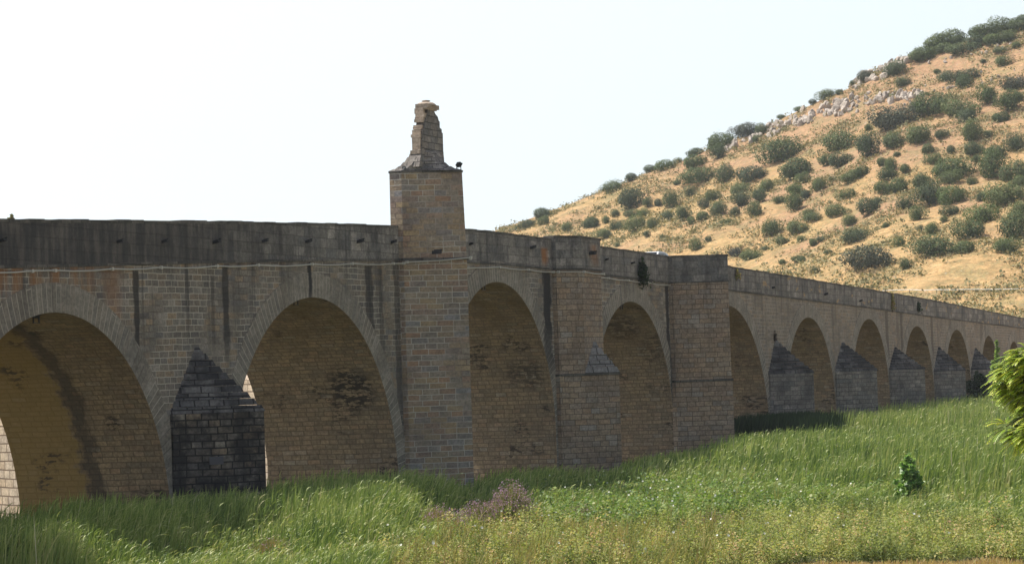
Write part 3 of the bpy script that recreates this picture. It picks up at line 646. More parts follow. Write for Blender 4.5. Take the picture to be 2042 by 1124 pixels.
tk = MB(); tk.tube([(0, 0, -.35), (.03, .01, .12), (0, .03, .42)], [.055, .045, .03], 7); tk.tube([(.02, 0, .15), (.16, .05, .4)], [.03, .015], 6); tk.tube([(0, 0, .15), (-.14, -.06, .42)], [.03, .015], 6)
trunk_o = tk.build('trunk', M['bark']); trunk_me = trunk_o.data; bpy.data.objects.remove(trunk_o)
OAK = [(180,745,60,45),(128,782,45,35),(187,772,35,35),(92,800,18,25),(262,797,38,30),(348,778,55,45),(398,770,30,28),(430,745,35,30),(420,655,75,40),(490,620,50,35),(485,700,85,75),(497,745,50,30),(548,712,38,32),(540,745,45,25),(555,590,45,30),(610,575,60,45),(650,565,30,20),(505,790,70,60),(440,785,50,45),(395,823,60,30),(565,780,35,45),(615,755,45,40),(625,700,55,60),(670,750,50,60),(585,710,30,30),(690,675,40,35),(710,563,70,60),(715,520,60,30),(800,490,90,70),(795,535,65,50),(730,610,110,65),(815,612,65,60),(915,605,90,65),(870,660,75,55),(770,685,50,45),(740,755,55,40),(700,770,30,35),(800,730,65,50),(745,715,40,35),(855,740,35,35),(880,700,60,50),(920,740,50,50),(940,690,50,45),(965,650,50,50),(895,445,85,55),(945,455,45,35),(927,490,30,32),(1020,525,120,85),(1070,585,105,85),(1100,622,45,45),(1065,660,55,48),(1145,650,45,42),(1100,680,40,35),(1060,717,62,60),(1010,700,45,30),(1120,760,60,35),(1205,735,80,50),(1250,770,58,45),(1245,677,55,42),(1265,615,75,50),(1300,600,40,40),(1215,495,110,80),(1215,560,75,60),(1175,560,50,50),(1320,515,90,80),(1405,490,80,60),(1415,405,130,95),(1490,370,50,60),(1490,470,90,70),(1545,360,105,95),(1575,470,42,42),(1325,440,28,40),(1400,575,50,50),(1370,565,40,35),(1380,610,65,50),(1375,655,60,55),(1430,650,65,60),(1450,590,40,35),(1615,580,120,80),(1615,620,70,50),(1515,635,70,55),(1535,690,95,75),(1615,680,90,75),(1550,555,50,45),(1530,520,50,40),(1610,525,35,35),(1690,460,80,75),(1685,520,60,55),(1640,375,110,70),(1660,405,70,50),(1735,340,80,60),(1810,360,80,65),(1785,410,60,40),(1835,290,75,60),(1845,340,40,40),(1660,260,90,50),(1580,270,50,35),(1655,290,60,40),(1450,285,50,35),(1790,210,55,50),(1785,170,50,35),(1838,155,35,32),(1305,265,52,55),(1420,232,85,65),(1175,330,60,35),(1220,322,30,22),(1125,358,28,22),(1085,380,35,20),(1265,290,25,20),(1015,410,30,15),(1510,180,90,75),(1555,150,90,75),(1610,120,90,80),(1590,160,80,55),(1650,160,100,65),(1690,135,90,70),(1740,95,100,70),(1790,85,90,70),(1840,85,80,60),(1700,80,60,50),(1630,90,60,40),(1760,130,80,60),(1820,120,70,50),(1860,50,50,40),(975,800,65,50),(1065,797,65,48),(1017,845,38,32),(1085,838,35,25),(1127,850,30,30),(1155,835,30,22),(712,860,48,38),(857,880,38,40),(902,892,65,42),(1020,917,28,22),(1078,905,50,30),(1138,948,35,22),(1272,828,78,55),(1320,895,150,95),(1425,850,40,35),(1455,925,50,38),(1550,862,125,75),(1705,755,105,50),(1680,805,100,60),(1825,790,95,85),(1850,740,60,50),(1655,862,70,50),(1795,862,75,50),(1500,750,55,45),(1550,798,48,45),(1760,585,90,85),(1765,530,60,50),(1800,685,120,75),(1712,688,42,42),(1840,600,80,80),(1845,490,60,90),(1850,630,50,60),(1680,630,30,45),(1440,715,60,40),(1320,725,70,65),(1350,705,30,30),(1190,630,22,18),(1420,540,25,20),(828,775,30,22),(545,822,28,22),(443,858,20,15),(1110,745,40,30),(1610,740,60,30),(1585,770,25,25),(1500,800,26,20),(1380,790,24,18),(1180,880,26,20),(1700,560,30,24),(1745,470,30,26),(1560,250,26,18),(1720,215,24,18),(650,640,28,20),(600,830,24,18),(760,840,26,20),(960,870,24,18)]
DARK = {(1320,895),(857,880),(895,445),(1305,265),(1835,290),(1415,405)}
NAMED = {(1320,895): 'large dark round oak low on the hillside with a long shadow', (1800,685): 'broad oak near the right edge halfway up the hill', (1550,862): 'wide low oak bush to the right of the largest dark oak',
 (1272,828): 'bright green dome-shaped bush just above the largest dark oak', (180,745): 'grey-green oak on the ridge at the far left end of the hill', (895,445): 'dark spiky oak on the skyline beside the pale rocks',
 (1305,265): 'dark oak on the skyline left of the upper rocks', (1420,232): 'round dark oak set among the upper pale rocks', (1455,925): 'small bush below and right of the largest dark oak', (902,892): 'green bush low on the hill just above the blunt bridge pier',
 (712,860): 'lone round bush just above the parapet left of the white car', (857,880): 'small dark oak beside a green bush above the blunt pier', (1705,755): 'flat-topped green bush near the right edge low on the hill', (1020,525): 'wide dark oak just under the long rock band', (1070,585): 'tall round oak below the wide one under the rock band'}
def oakpos(b):
    cx, cy_, w, h = b; k = 1062/1865.
    px, py = 980+cx*k, cy_*640/1124.; ww, hh = w*k, h*640/1124.
    P, D = hit(px, py+hh*.42); return P, D, ww, hh, px, py
OAKS = []
for i, b_ in enumerate(OAK):
    P, D, ww, hh, px, py = oakpos(b_); key = b_[:2]; s = ww/F*math.hypot(D, 0)/1.13
    ridge = py < np.interp(px, [s_[0] for s_ in SIL], [s_[1] for s_ in SIL])+14
    dk = key in DARK; me = random.choice(DM if dk else BM)
    zk = min(1.5, max(.85, (hh/ww)*1.5))*(.78 if py < 140 else 1)
    o = empty('holm_oak', P-Vector((0, 0, .12*s))); o.rotation_euler = (0, 0, random.uniform(0, 6.28))
    cr_ = bpy.data.objects.new('crown', me); C.objects.link(cr_); cr_.parent = o; cr_.scale = (s*random.uniform(.93, 1.07), s*random.uniform(.93, 1.07), s*zk)
    tr2 = bpy.data.objects.new('trunk', trunk_me); C.objects.link(tr2); tr2.parent = o; tr2.scale = (s, s, s)
    OAKS.append((o, key, px, py, ww*hh, ww/hh, dk))
def ordn(k, n):
    if n == 1: return ''
    if k == n-1: return 'smallest '
    return ['largest ', 'second largest ', 'third largest ', 'fourth largest ', 'fifth largest ', 'sixth largest ', 'seventh largest ', 'eighth largest ', 'ninth largest ', 'tenth largest '][min(k, 9)]
HZ = [(1110, 'left of the small-capped pier'), (1200, 'above the small-capped pier'), (1340, 'above the arch with the wall bush'), (1462, 'above the blunt pier'), (1560, 'just right of the blunt pier'), (1660, 'above the first small arch'),
      (1780, 'above the second small arch'), (1870, 'above the third small arch'), (1950, 'above the fourth small arch'), (9999, 'beside the right edge')]
cells = {}
for t_ in OAKS:
    o, key, px, py, ar, asp, dk = t_
    if key in NAMED: tag(o, NAMED[key], 'oak', 'holm oaks scattered over the hill'); continue
    rg = np.interp(px, [a for a, b in SIL], [b for a, b in SIL]); pb = np.interp(px, [1000, 1190, 1345, 1455, 1612, 1857, 2042], [460, 485, 510, 530, 556, 597, 637]); f = (py-rg)/(pb-rg)
    v = 'on the skyline' if py < rg+14 else 'high on the hill' if f < .26 else 'below the hilltop' if f < .44 else 'halfway up the hill' if f < .62 else 'on the lower slope' if f < .8 else 'low on the hill'
    h_ = [n for x_, n in HZ if px < x_][0]; cells.setdefault((v, h_), []).append(t_)
for (v, h_), L_ in cells.items():
    L_.sort(key=lambda t_: -t_[4])
    for k, t_ in enumerate(L_):
        kind = 'oak bush' if t_[4] > 500 else 'small bush'
        tag(t_[0], f"{ordn(k, len(L_))}dark {kind} {v}, {h_}" if t_[6] else f"{ordn(k, len(L_))}green {kind} {v}, {h_}", 'oak' if t_[4] > 500 else 'bush', 'holm oaks scattered over the hill')
# pale scrub: uncountable tufts all over the slope
n = 42000; px = rng.uniform(985, 2080, n); f = rng.uniform(0, 1, n)
az = np.interp(px, np.linspace(900, 2200, 60), [azel(x, 400)[0] for x in np.linspace(900, 2200, 60)]); D = D0+5+(DR-D0)*f**.8
z = hillh(az, D); P = np.stack([D*np.sin(az), D*np.cos(az), z], 1); keep = fbm(P[:, 0], P[:, 1], 25, 9)+rng.normal(size=n)*.4 > .15; P = P[keep]
c = np.repeat(P, 12, 0); sz = np.repeat(rng.uniform(.3, 1.15, len(P)), 12); tb = np.repeat(rng.uniform(0, 1, len(P)), 12)
c = c+rng.normal(size=c.shape)*sz[:, None]*np.array([.5, .5, .3]); c[:, 2] += sz*.25
V, Fq, t = leaves(c, sz*rng.uniform(.25, .6, len(c)), np.clip(tb+rng.normal(size=len(c))*.15, 0, 1), .3, .8)
tag(npmesh('scrub', V, Fq, M['scrub'], {'tint': t}), 'pale dry scrub and tufts scattered over the hillside', 'scrub', kind='stuff')
# ------------------------------------------------------------ rocks
q = NT('limestone'); p = q.pos(); n1 = q.noise(p, .6, 5, .7); n2 = q.noise(p, 2.5, 4, .7)
c = q.ramp(n1, [(.3, (.22, .20, .18)), (.45, (.42, .36, .31)), (.65, (.58, .51, .45))]); q.L.new(c, q.b.inputs['Base Color']); q.bump(n2, .4); M['rock'] = q.m
def rock_mesh(seed):
    import bmesh
    bm = bmesh.new(); bmesh.ops.create_icosphere(bm, subdivisions=3, radius=1); r = random.Random(seed)
    pl = [(Vector((r.gauss(0, 1), r.gauss(0, 1), r.gauss(0, .7))).normalized(), r.uniform(.45, .8)) for _ in range(12)]
    for v in bm.verts:
        for nn, dd in pl:
            k = v.co.dot(nn)
            if k > dd: v.co -= nn*(k-dd)
    me = bpy.data.meshes.new('rock'); bm.to_mesh(me); bm.free(); me.materials.append(M['rock']); return me
RM = [rock_mesh(k) for k in range(8)]
def rockband(path, n, spread, smin, smax, lab, grp):
    xs = [a for a, b in path]; ys = [b for a, b in path]
    for k in range(n):
        px = random.uniform(xs[0], xs[-1]); py = np.interp(px, xs, ys)+random.gauss(0, spread)
        P, D = hit(px, py); s = random.uniform(smin, smax)*D/F
        o = bpy.data.objects.new('rock', random.choice(RM)); C.objects.link(o); o.location = P+Vector((0, 0, s*.25))
        o.scale = (s*random.uniform(.6, 1), s*random.uniform(.6, 1), s*random.uniform(.55, 1.15)); o.rotation_euler = (random.uniform(-.5, .5), random.uniform(-.5, .5), random.uniform(0, 6))
        tag(o, lab, 'rock', grp)
rockband([(1445, 300), (1500, 277), (1560, 255), (1620, 232), (1680, 214), (1740, 202), (1840, 190)], 170, 6.5, 5, 12, 'pale jagged boulder in the long rock band across the upper slope', 'rocks of the long pale band')
rockband([(1690, 178), (1740, 152), (1780, 140), (1815, 118), (1835, 108)], 55, 7, 5, 13, 'pale boulder on the skyline outcrop below the hilltop oaks', 'rocks of the skyline outcrop')
rockband([(1845, 125), (1900, 115), (1960, 108), (2000, 90), (2042, 70)], 18, 5, 3, 7, 'pale boulder at the foot of the hilltop oak clump', 'rocks under the hilltop oaks')
rockband([(1800, 205), (1860, 180), (1930, 165), (2042, 150)], 26, 7, 3, 7, 'grey boulder scattered on the red upper slope at the right', 'rocks of the red slope')
# white rail on the low slope
P1, _ = hit(1780, 586); P2, _ = hit(2060, 583.5); P3, _ = hit(1500, 585)
rl = empty('rail', P1); mb = MB(); d = (P2-P1)
ptsr = []
for k in range(13):
    px = 1760+k*27; Pk, _ = hit(px, 586.5-(px-1760)*.010); ptsr.append(Pk+Vector((0, 0, .55)))
mb.tube(ptsr, .055, 6); o = mb.build('rail_bar', plain('white_paint', (.75, .74, .70), .5), rl); o.matrix_parent_inverse = Matrix.Translation(-P1)
for k in range(0, 13, 2):
    mb = MB(); c = ptsr[k]; mb.tube([(c.x, c.y, c.z-.9), (c.x, c.y, c.z+.02)], .05, 6); o = mb.build('post', M['bark'], rl); o.matrix_parent_inverse = Matrix.Translation(-P1)
tag(rl, 'thin white rail along the foot of the hill above the bridge', 'rail')
# ------------------------------------------------------------ car on the bridge
def car():
    x0 = T(1330, 506)+2.6; yc = YW+1.9
    zr = zroad(x0); o = empty('parked_car', (x0, yc, zr)); tag(o, 'white car crossing the bridge, only its roof above the parapet', 'car')
    prof = [(-2.1, .35), (-2.12, .75), (-2.0, .98), (-1.1, 1.06), (-.4, 1.44), (.0, 1.5), (.9, 1.5), (1.35, 1.42), (1.9, 1.05), (2.1, .95), (2.12, .4)]
    paint = plain('white_car_paint', (.8, .8, .8), .25); gl = plain('car_glass', (.03, .035, .04), .08); rb = plain('tyre_rubber', (.02, .02, .02), .8)
    b = MB(); n = len(prof); 
    def y(z): return .86 if z < 1.0 else .86-(z-1.0)*.42
    L = [(x, -y(z), z) for x, z in prof]; Rr = [(x, y(z), z) for x, z in prof]
    for k in range(n):
        j = (k+1) % n; b.quad([L[k], L[j], Rr[j], Rr[k]][::-1])
    b.quad(L[::-1]); b.quad(Rr)
    body = b.build('body', paint, o)
    for sgn in (-1, 1):
        for w in ([(-1.0, 1.08), (-.42, 1.38), (.25, 1.42), (.25, 1.08)], [(.33, 1.08), (.33, 1.42), (.95, 1.42), (1.45, 1.1)]):
            g = MB(); q_ = [(x, sgn*(y(z)+.012), z) for x, z in w]; q2 = [(x, sgn*(y(z)-.03), z) for x, z in w]
            g.quad(q_ if sgn < 0 else q_[::-1]); 
            for k in range(4): g.quad([q_[k], q2[k], q2[(k+1) % 4], q_[(k+1) % 4]])
            g.build('window', gl, body)
    for a_, b2 in (((-1.06, 1.085), (-.46, 1.42)), ((1.83, 1.1), (1.38, 1.41))):
        g = MB(); g.quad([(a_[0]-.01, -.68, a_[1]+.02), (a_[0]-.01, .68, a_[1]+.02), (b2[0]-.01, .6, b2[1]+.02), (b2[0]-.01, -.6, b2[1]+.02)]); g.build('windscreen', gl, body)
    for wx in (-1.35, 1.3):
        for wy in (-.8, .8):
            w = MB(); w.tube([(wx, wy-.1, .32), (wx, wy+.1, .32)], .32, 18); ww = w.build('wheel', rb, o)
            w = MB(); w.tube([(wx, wy-.115, .32), (wx, wy+.115, .32)], .19, 12); w.build('rim', M['white'], ww)
    for wy in (-.62, .62):
        w = MB(); w.box(-2.15, -2.1, wy-.18, wy+.18, .68, .84); w.build('headlight', M['glassy'], o)
    o.rotation_euler = (0, math.atan((zroad(x0-2)-zroad(x0+2))/4), 0)
car()
# ------------------------------------------------------------ riverside vegetation
M['reed'] = foliage('reed_leaf', [(0, (.085, .145, .04)), (.3, (.20, .28, .075)), (.6, (.36, .42, .14)), (.85, (.50, .50, .24)), (.95, (.46, .42, .2)), (1, (.62, .58, .42))], .3, .5, spec=.4)
M['bind'] = foliage('bindweed_leaf', [(0, (.05, .10, .025)), (.5, (.14, .23, .05)), (.85, (.25, .33, .08)), (1, (.36, .39, .16))], .35, .5, spec=.4)
M['olive'] = foliage('weed_leaf', [(0, (.09, .12, .035)), (.3, (.20, .25, .07)), (.6, (.36, .38, .14)), (.85, (.52, .46, .21)), (1, (.5, .32, .2))], .4, .7)
M['straw'] = foliage('dry_grass_blade', [(0, (.17, .20, .05)), (.3, (.30, .30, .10)), (.6, (.45, .36, .15)), (.85, (.34, .21, .11)), (1, (.50, .40, .22))], .3, .7)
M['lime'] = foliage('young_leaf', [(0, (.14, .22, .06)), (1, (.34, .46, .18))], .35, .6)
M['purple'] = foliage('purple_spike', [(0, (.22, .15, .18)), (.5, (.40, .24, .38)), (1, (.52, .30, .54))], .3, .7)
M['petal'] = foliage('white_petal', [(0, (.75, .75, .70)), (1, (.85, .85, .82))], .2, .6)
BX = [-200, 0, 180, 320, 450, 620, 740, 850, 950, 1060, 1150, 1260, 1400, 1560, 1720, 1850, 2042, 2200]
BY = [1200, 1165, 1108, 1080, 1068, 1066, 1060, 1015, 985, 978, 962, 950, 948, 955, 962, 968, 985, 1000]
def bound(px): return np.interp(px, BX, BY)
def wallbase(x): return np.clip((x-165)/12., 0, 1)
def reed_h(x, y):
    out = YW-y                                     # metres in front of the wall
    h = 2.55+.2*fbm(x, y, 14, 11)
    h = np.where((x > 112) & (x < 163), 1.6+1.15*np.clip((out-3.)/3., 0, 1)+np.interp(x, [112, 124, 150, 163], [.45, .3, .1, .2])+.10*fbm(x, y, 9, 12), h)
    tall = (x > 164) & ((out < 3.5) | (x > 175+.3*fbm(x, y, 6, 13)+0*(out)))
    h = np.where(tall, 3.35+.25*fbm(x, y, 16, 14), h)
    h = np.where(x > 215, h+.35, h)
    return h
def insidepier(x, y):
    bad = y > YW-.15
    for i, (a, b) in enumerate(PIER):
        t = (a+b)/2; L = 2.9+.3; w = (b-a)/2+.1
        bad |= (np.abs(x-t) < w*np.clip(1-(YW-y)/L, 0, 1))
    return bad
def sample(n, ylo=8., yhi=YW+.2, xlo=72., xhi=285., z=1.5, power=1.6):
    out = []; tot = 0
    while tot < n:
        x = rng.uniform(xlo, xhi, n*3); y = rng.uniform(ylo, yhi, n*3); P = np.stack([x, y, np.zeros_like(x)], 1)
        Q = P.copy(); Q[:, 2] = z; px, py, d = proj(Q)
        k = (px > -70) & (px < 2110) & (py < 1175) & (py > 600) & (rng.uniform(0, 1, n*3) < (90/np.maximum(d, 80))**power)
        out.append(np.concatenate([P[k], px[k, None], py[k, None], d[k, None]], 1)); tot += k.sum()
    return np.concatenate(out)[:n]
S = sample(175000); x, y, px, py, d = S.T[0], S.T[1], S.T[3], S.T[4], S.T[5]
h = reed_h(x, y)
top = S[:, :3].copy(); top[:, 2] = h; _, pt, _ = proj(top); 
edge = bound(px)+fbm(x, y, 5, 21)*10
k = (py < edge+12) & ~insidepier(x, y) & ~((x > 163) & (x < 180) & (YW-y < 8-(x-163.6)*.22))
S = S[k]; h = h[k]; x, y, px, d = S[:, 0], S[:, 1], S[:, 3], S[:, 5]; pt = pt[k]
n = len(S); g = np.clip((edge[k]+12-py[k])/45, .42, 1)
hh = h*rng.uniform(.72, 1.08, n)*g; lean = np.outer(hh, 1*RX[:2])*rng.gamma(2.2, .06, n)[:, None]+rng.normal(size=(n, 2))*.10
yel = np.where((x > 175) & (h > 3), .16, 0.)
tint = np.clip(.36+.17*fbm(x, y, 7, 31)+rng.normal(size=n)*.16+(rng.uniform(0, 1, n) < .07)*.45+yel*(fbm(x, y, 10, 32) > .1), 0, 1)
V, Fq, t, hv = blades(S[:, :3].copy(), hh, .034*(d/100)**.8*rng.uniform(.7, 1.3, n), lean, 2.2, tint, 4, .12)
pick = rng.choice(n, 90000); f0 = rng.uniform(.5, .97, 90000); B0_ = S[pick, :3].copy(); B0_[:, :2] += lean[pick]*(f0**2.2)[:, None]; B0_[:, 2] = hh[pick]*f0*.97
ln = rng.uniform(.2, .5, 90000); l2 = np.outer(ln*rng.uniform(.35, 1.0, 90000), RX[:2])+rng.normal(size=(90000, 2))*.09
V2, F2, t2_, h2 = blades(B0_, ln*rng.uniform(.35, .8, 90000), .036*(d[pick]/100)**.7*rng.uniform(.6, 1.2, 90000), l2, 1.5, np.clip(tint[pick]+.1+rng.normal(size=90000)*.17, 0, .9), 3, 0)
F2 = F2+len(V); V = np.concatenate([V, V2]); Fq = np.concatenate([Fq, F2]); t = np.concatenate([t, t2_]); hv = np.concatenate([hv, np.clip(h2*.2+.8, 0, 1)])
tag(npmesh('reed_bed', V, Fq, M['reed'], {'tint': t, 'h': hv}), 'tall green reeds leaning in the wind below the bridge', 'reeds', kind='stuff')
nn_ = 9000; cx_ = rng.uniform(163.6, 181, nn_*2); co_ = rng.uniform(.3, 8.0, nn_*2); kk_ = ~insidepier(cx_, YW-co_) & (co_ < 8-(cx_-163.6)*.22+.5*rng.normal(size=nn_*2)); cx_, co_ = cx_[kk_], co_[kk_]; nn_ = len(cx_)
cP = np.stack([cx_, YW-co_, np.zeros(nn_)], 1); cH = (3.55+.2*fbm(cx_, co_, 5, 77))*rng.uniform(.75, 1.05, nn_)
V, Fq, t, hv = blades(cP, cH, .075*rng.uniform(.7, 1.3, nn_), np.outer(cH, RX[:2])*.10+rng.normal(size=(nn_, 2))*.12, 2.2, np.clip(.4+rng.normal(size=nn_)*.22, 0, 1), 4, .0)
M['shadereed'] = foliage('reed_painted_shade', [(0, (.012, .028, .010)), (.6, (.022, .05, .016)), (1, (.05, .085, .025))], .12, .6)  # reeds again, with the deep shade by the pier put into their leaf colour
tag(npmesh('shade_tinted_reeds', V, Fq, M['shadereed'], {'tint': t, 'h': hv}), 'reed clump just right of the blunt pier, its shade painted in dark green', 'shade-tinted reeds', kind='stuff')
# low cover in front: mounded weeds
def vegh(x, y): return .78+.32*fbm(x, y, 4.2, 41)+.16*fbm(x, y, 1.6, 42)
S = sample(420000, 4, 46, 72, 190, .6, 1.2); x, y, px, py, d = S.T[0], S.T[1], S.T[3], S.T[4], S.T[5]
vh = np.maximum(.12, vegh(x, y))
zone_b = (px > 1085+fbm(x, y, 6, 51)*25) & (py < np.interp(px, [1080, 1250, 1500, 1700, 2042], [1040, 1045, 1020, 1012, 960])+fbm(x, y, 4, 52)*9)
zone_l = (px > 165) & (px < 370+30*fbm(x, y, 3, 53)) & (py > 1088)
vh = np.where(zone_b, vh*1.15+.22*np.abs(fbm(x, y, 2.6, 71)), vh)
dry = py > np.interp(px, [1400, 1600, 2042], [1118, 1093, 1086])+fbm(x, y, 6, 54)*3
ed = bound(px)+fbm(x, y, 5, 21)*10; inn = (py > ed-2) & ~((px < 170) & (py < 1108))
zone_o = ~zone_b & ~zone_l & ((px > 1480+80*fbm(x, y, 8, 55)))
zone_y = ~zone_b & ~zone_l & ~zone_o
def cover(mask, name, mat, lab, cat, size, nplant, nleaf, hm=(.4, 1.), rad=(.14, .34), tbase=.45, pv=.16, upr=.35):
    """plants: each a little dome of leaves with its own height, width and tint, gaps between them"""
    idx = np.where(mask & inn & ~dry)[0]; idx = rng.choice(idx, min(nplant, len(idx)), replace=False); m_ = len(idx)
    C0 = S[idx, :3]; hgt_ = vh[idx]*rng.uniform(hm[0], hm[1], m_); rd = rng.uniform(rad[0], rad[1], m_); tb = tbase+fbm(C0[:, 0], C0[:, 1], 6, 62)*.10+rng.normal(size=m_)*pv
    e = np.repeat(np.arange(m_), nleaf); n = len(e); N = rng.normal(size=(n, 3)); N[:, 2] = np.abs(N[:, 2]); N /= np.linalg.norm(N, axis=1)[:, None]
    rr_ = (1-np.abs(rng.normal(size=n))*.22)*(1+.25*np.sin(N[:, 0]*6+e)*np.cos(N[:, 1]*7+e*1.3))
    P = C0[e].copy(); P[:, :2] += N[:, :2]*(rd[e]*rr_)[:, None]; P[:, 2] = hgt_[e]*(.25+.75*N[:, 2]*rr_)+rng.normal(size=n)*.02
    V, Fq, t = leaves(P, rng.uniform(.6, 1.5, n)*size*(S[idx, 5][e]/100)**.5, np.clip(tb[e]+rng.normal(size=n)*.13, 0, 1), upr, .75, N*.6)
    return tag(npmesh(name, V, Fq, mat, {'tint': t}), lab, cat, kind='stuff')
cover(zone_b, 'bindweed_thicket', M['bind'], 'bright green tangle of climbing weeds with white flowers in front of the reeds', 'bindweed', .12, 3600, 56, (.5, 1.35), (.25, .6), .48, .2)
cover(zone_o, 'low_scrub', M['olive'], 'olive green low scrub across the bottom right of the picture', 'scrub', .078, 3800, 52, (.45, 1.2), (.16, .42), .36, .22)
cover(zone_l, 'leafy_ground_cover', M['lime'], 'pale green leafy patch at the bottom left below the reeds', 'ground cover', .07, 700, 60, (.5, .8), (.2, .4), .5, .15)
cover((zone_y | zone_o) & (py > ed+8), 'tall_weeds', M['olive'], 'taller dark and tawny weed clumps rising out of the low scrub', 'weeds', .08, 1000, 110, (1.0, 1.7), (.2, .5), .36, .28)
cover(zone_y, 'weeds', M['olive'], 'yellow-green weeds in the foreground below the reeds', 'weeds', .07, 3800, 42, (.3, 1.05), (.12, .30), .50, .26)
k = zone_y & inn & ~dry; kk = k & (rng.uniform(0, 1, len(S)) < .6)
def grass(k, name, mat, lab, hmul, wid, tb, sway=.35, tv=.2):
    P = S[k, :3].copy(); n = len(P); P[:, 2] = 0
    hh = vh[k]*rng.uniform(.55, 1.5, n)*hmul; ln = rng.normal(size=(n, 2))*sway*hh[:, None]*.6+np.outer(hh, RX[:2])*.12
    cl_ = fbm(P[:, 0], P[:, 1], 3, 63)*.2
    V, Fq, t, hv = blades(P, hh, wid*rng.uniform(.7, 1.3, n), ln, 1.6, np.clip(tb+cl_+rng.normal(size=n)*tv, 0, 1), 3, .2)
    return tag(npmesh(name, V, Fq, mat, {'tint': t, 'h': hv}), lab, 'grass', kind='stuff')
grass(kk & (rng.uniform(0, 1, len(S)) < .30+.25*np.sign(fbm(x, y, 5, 73))), 'dry_grass', M['straw'], 'dry straw-coloured grass stems along the bottom of the picture', 1.0, .018, .4)
grass((zone_o | zone_b) & inn & ~dry & (rng.uniform(0, 1, len(S)) < .06), 'dry_stems', M['straw'], 'thin dry stems standing out of the green scrub', 1.0, .015, .35)
grass(dry & (px > 1300) & (rng.uniform(0, 1, len(S)) < .8), 'mown_dry_grass', M['straw'], 'short dry grass strip at the bottom right edge', .22, .02, .75)
# soft mound under the cover so that nothing shows through
xs = np.arange(70, 200, .5); ys = np.arange(0, 48, .5); gx_, gy_ = np.meshgrid(xs, ys, indexing='ij'); Q = np.stack([gx_.ravel(), gy_.ravel(), np.zeros(gx_.size)], 1)
pxx, pyy, dd = proj(Q+np.array([0, 0, .6])); e2 = bound(pxx)
mk = np.clip((pyy-e2+30)/20, 0, 1)*np.clip((pyy-900)/10, 0, 1)*np.clip((np.interp(pxx, [1400, 1600, 2042], [1300, 1093, 1086])-pyy)/8, 0, 1)
Q[:, 2] = np.maximum(.1, vegh(Q[:, 0], Q[:, 1]))*.22*mk-.03; ny = len(ys); ii, jj = np.meshgrid(np.arange(len(xs)-1), np.arange(ny-1), indexing='ij'); b = (ii*ny+jj).ravel()
q = NT('leaf_litter'); n2 = q.noise(q.pos(), 4, 5, .7); q.L.new(q.ramp(n2, [(.3, (.04, .045, .02)), (.7, (.10, .10, .045))]), q.b.inputs['Base Color'])
o = npmesh('bank', Q, np.stack([b, b+ny, b+ny+1, b+1], 1), q.m); tag(o, kind='structure')
# white flowers
fk = (zone_b & inn & ~dry & (rng.uniform(0, 1, len(S)) < .0016)) | (zone_y & inn & ~dry & (rng.uniform(0, 1, len(S)) < .0007)) | (zone_o & inn & ~dry & (rng.uniform(0, 1, len(S)) < .0003))
P = S[fk, :3].copy(); P[:, 2] = vh[fk]*1.2+.08; n = len(P); rr_ = rng.uniform(.028, .055, n); V = []; Fc = []
nv = -FW+np.array([0, 0, .6]); nv /= np.linalg.norm(nv)
for i in range(n):
    nn = nv+rng.normal(size=3)*.35; nn /= np.linalg.norm(nn); a = np.cross(nn, [0, 0, 1.]); a /= np.linalg.norm(a); b2 = np.cross(nn, a)
    base = len(V); V.append(P[i]-nn*.03)
    for k in range(8): an = k*math.pi/4; V.append(P[i]+(a*math.cos(an)+b2*math.sin(an))*rr_[i]*(1 if k % 2 else .8))
    for k in range(8): Fc.append((base, base+1+k, base+1+(k+1) % 8))
V = np.array(V); tag(npmesh('bindweed_flowers', V, np.array(Fc), M['petal'], {'tint': np.full(len(V), .5)}), 'small white trumpet flowers dotted over the weeds', 'flowers', kind='stuff')
# purple flowering weeds (each its own plant)
def weed(pxc, pyc, w, hpx, lab, purple=.6, seed=0, warm=.3):
    p = onZ(pxc, pyc+hpx*.5, .35); d = np.linalg.norm(p-CAMP); W_ = w*d/F; Hh = hpx*d/F+.35
    n = int(1300*w/60); r = np.random.default_rng(seed)
    P = np.zeros((n, 3)); a = r.uniform(0, 6.28, n); rr = W_*.32*np.sqrt(r.uniform(0, 1, n)); P[:, 0] = rr*np.cos(a); P[:, 1] = rr*np.sin(a)
    hh = Hh*(1-.35*(rr/(W_*.32))**2)*r.uniform(.45, 1.12, n); ln = P[:, :2]*.7+r.normal(size=(n, 2))*.08
    V, Fq, t, hv = blades(P, hh, .02*r.uniform(.7, 1.4, n), ln, 1.4, np.clip(warm+r.normal(size=n)*.2, 0, 1), 3, .05)
    o = empty('flowering_weed', (p[0], p[1], 0)); tag(o, lab, 'weed', 'purple flowering weeds')
    npmesh('stem', V, Fq, M['straw'] if warm > .35 else M['olive'], {'tint': t, 'h': hv}, o)
    m_ = int(n*3.0*purple); idx = r.integers(0, n, m_); f = r.uniform(.7, 1.03, m_); Q = P[idx].copy(); Q[:, :2] += ln[idx]*(f**1.4)[:, None]; Q[:, 2] += hh[idx]*f
    Q += r.normal(size=Q.shape)*.02
    V, Fq, t = leaves(Q, r.uniform(.035, .075, m_), r.uniform(0, 1, m_), .1, .6); npmesh('flower_spikes', V, Fq, M['purple'], {'tint': t}, o)
    m_ = n; idx = r.integers(0, n, m_); f = r.uniform(.1, .7, m_); Q = P[idx].copy(); Q[:, :2] += ln[idx]*(f**1.4)[:, None]; Q[:, 2] += hh[idx]*f; Q += r.normal(size=Q.shape)*.03
    V, Fq, t = leaves(Q, r.uniform(.04, .09, m_), r.uniform(0, .7, m_), .2, .6); npmesh('leaf_mass', V, Fq, M['olive'], {'tint': t}, o)
weed(1022, 1010, 84, 90, 'tallest purple flowering weed clump in front of the reeds', 1.3, 1)
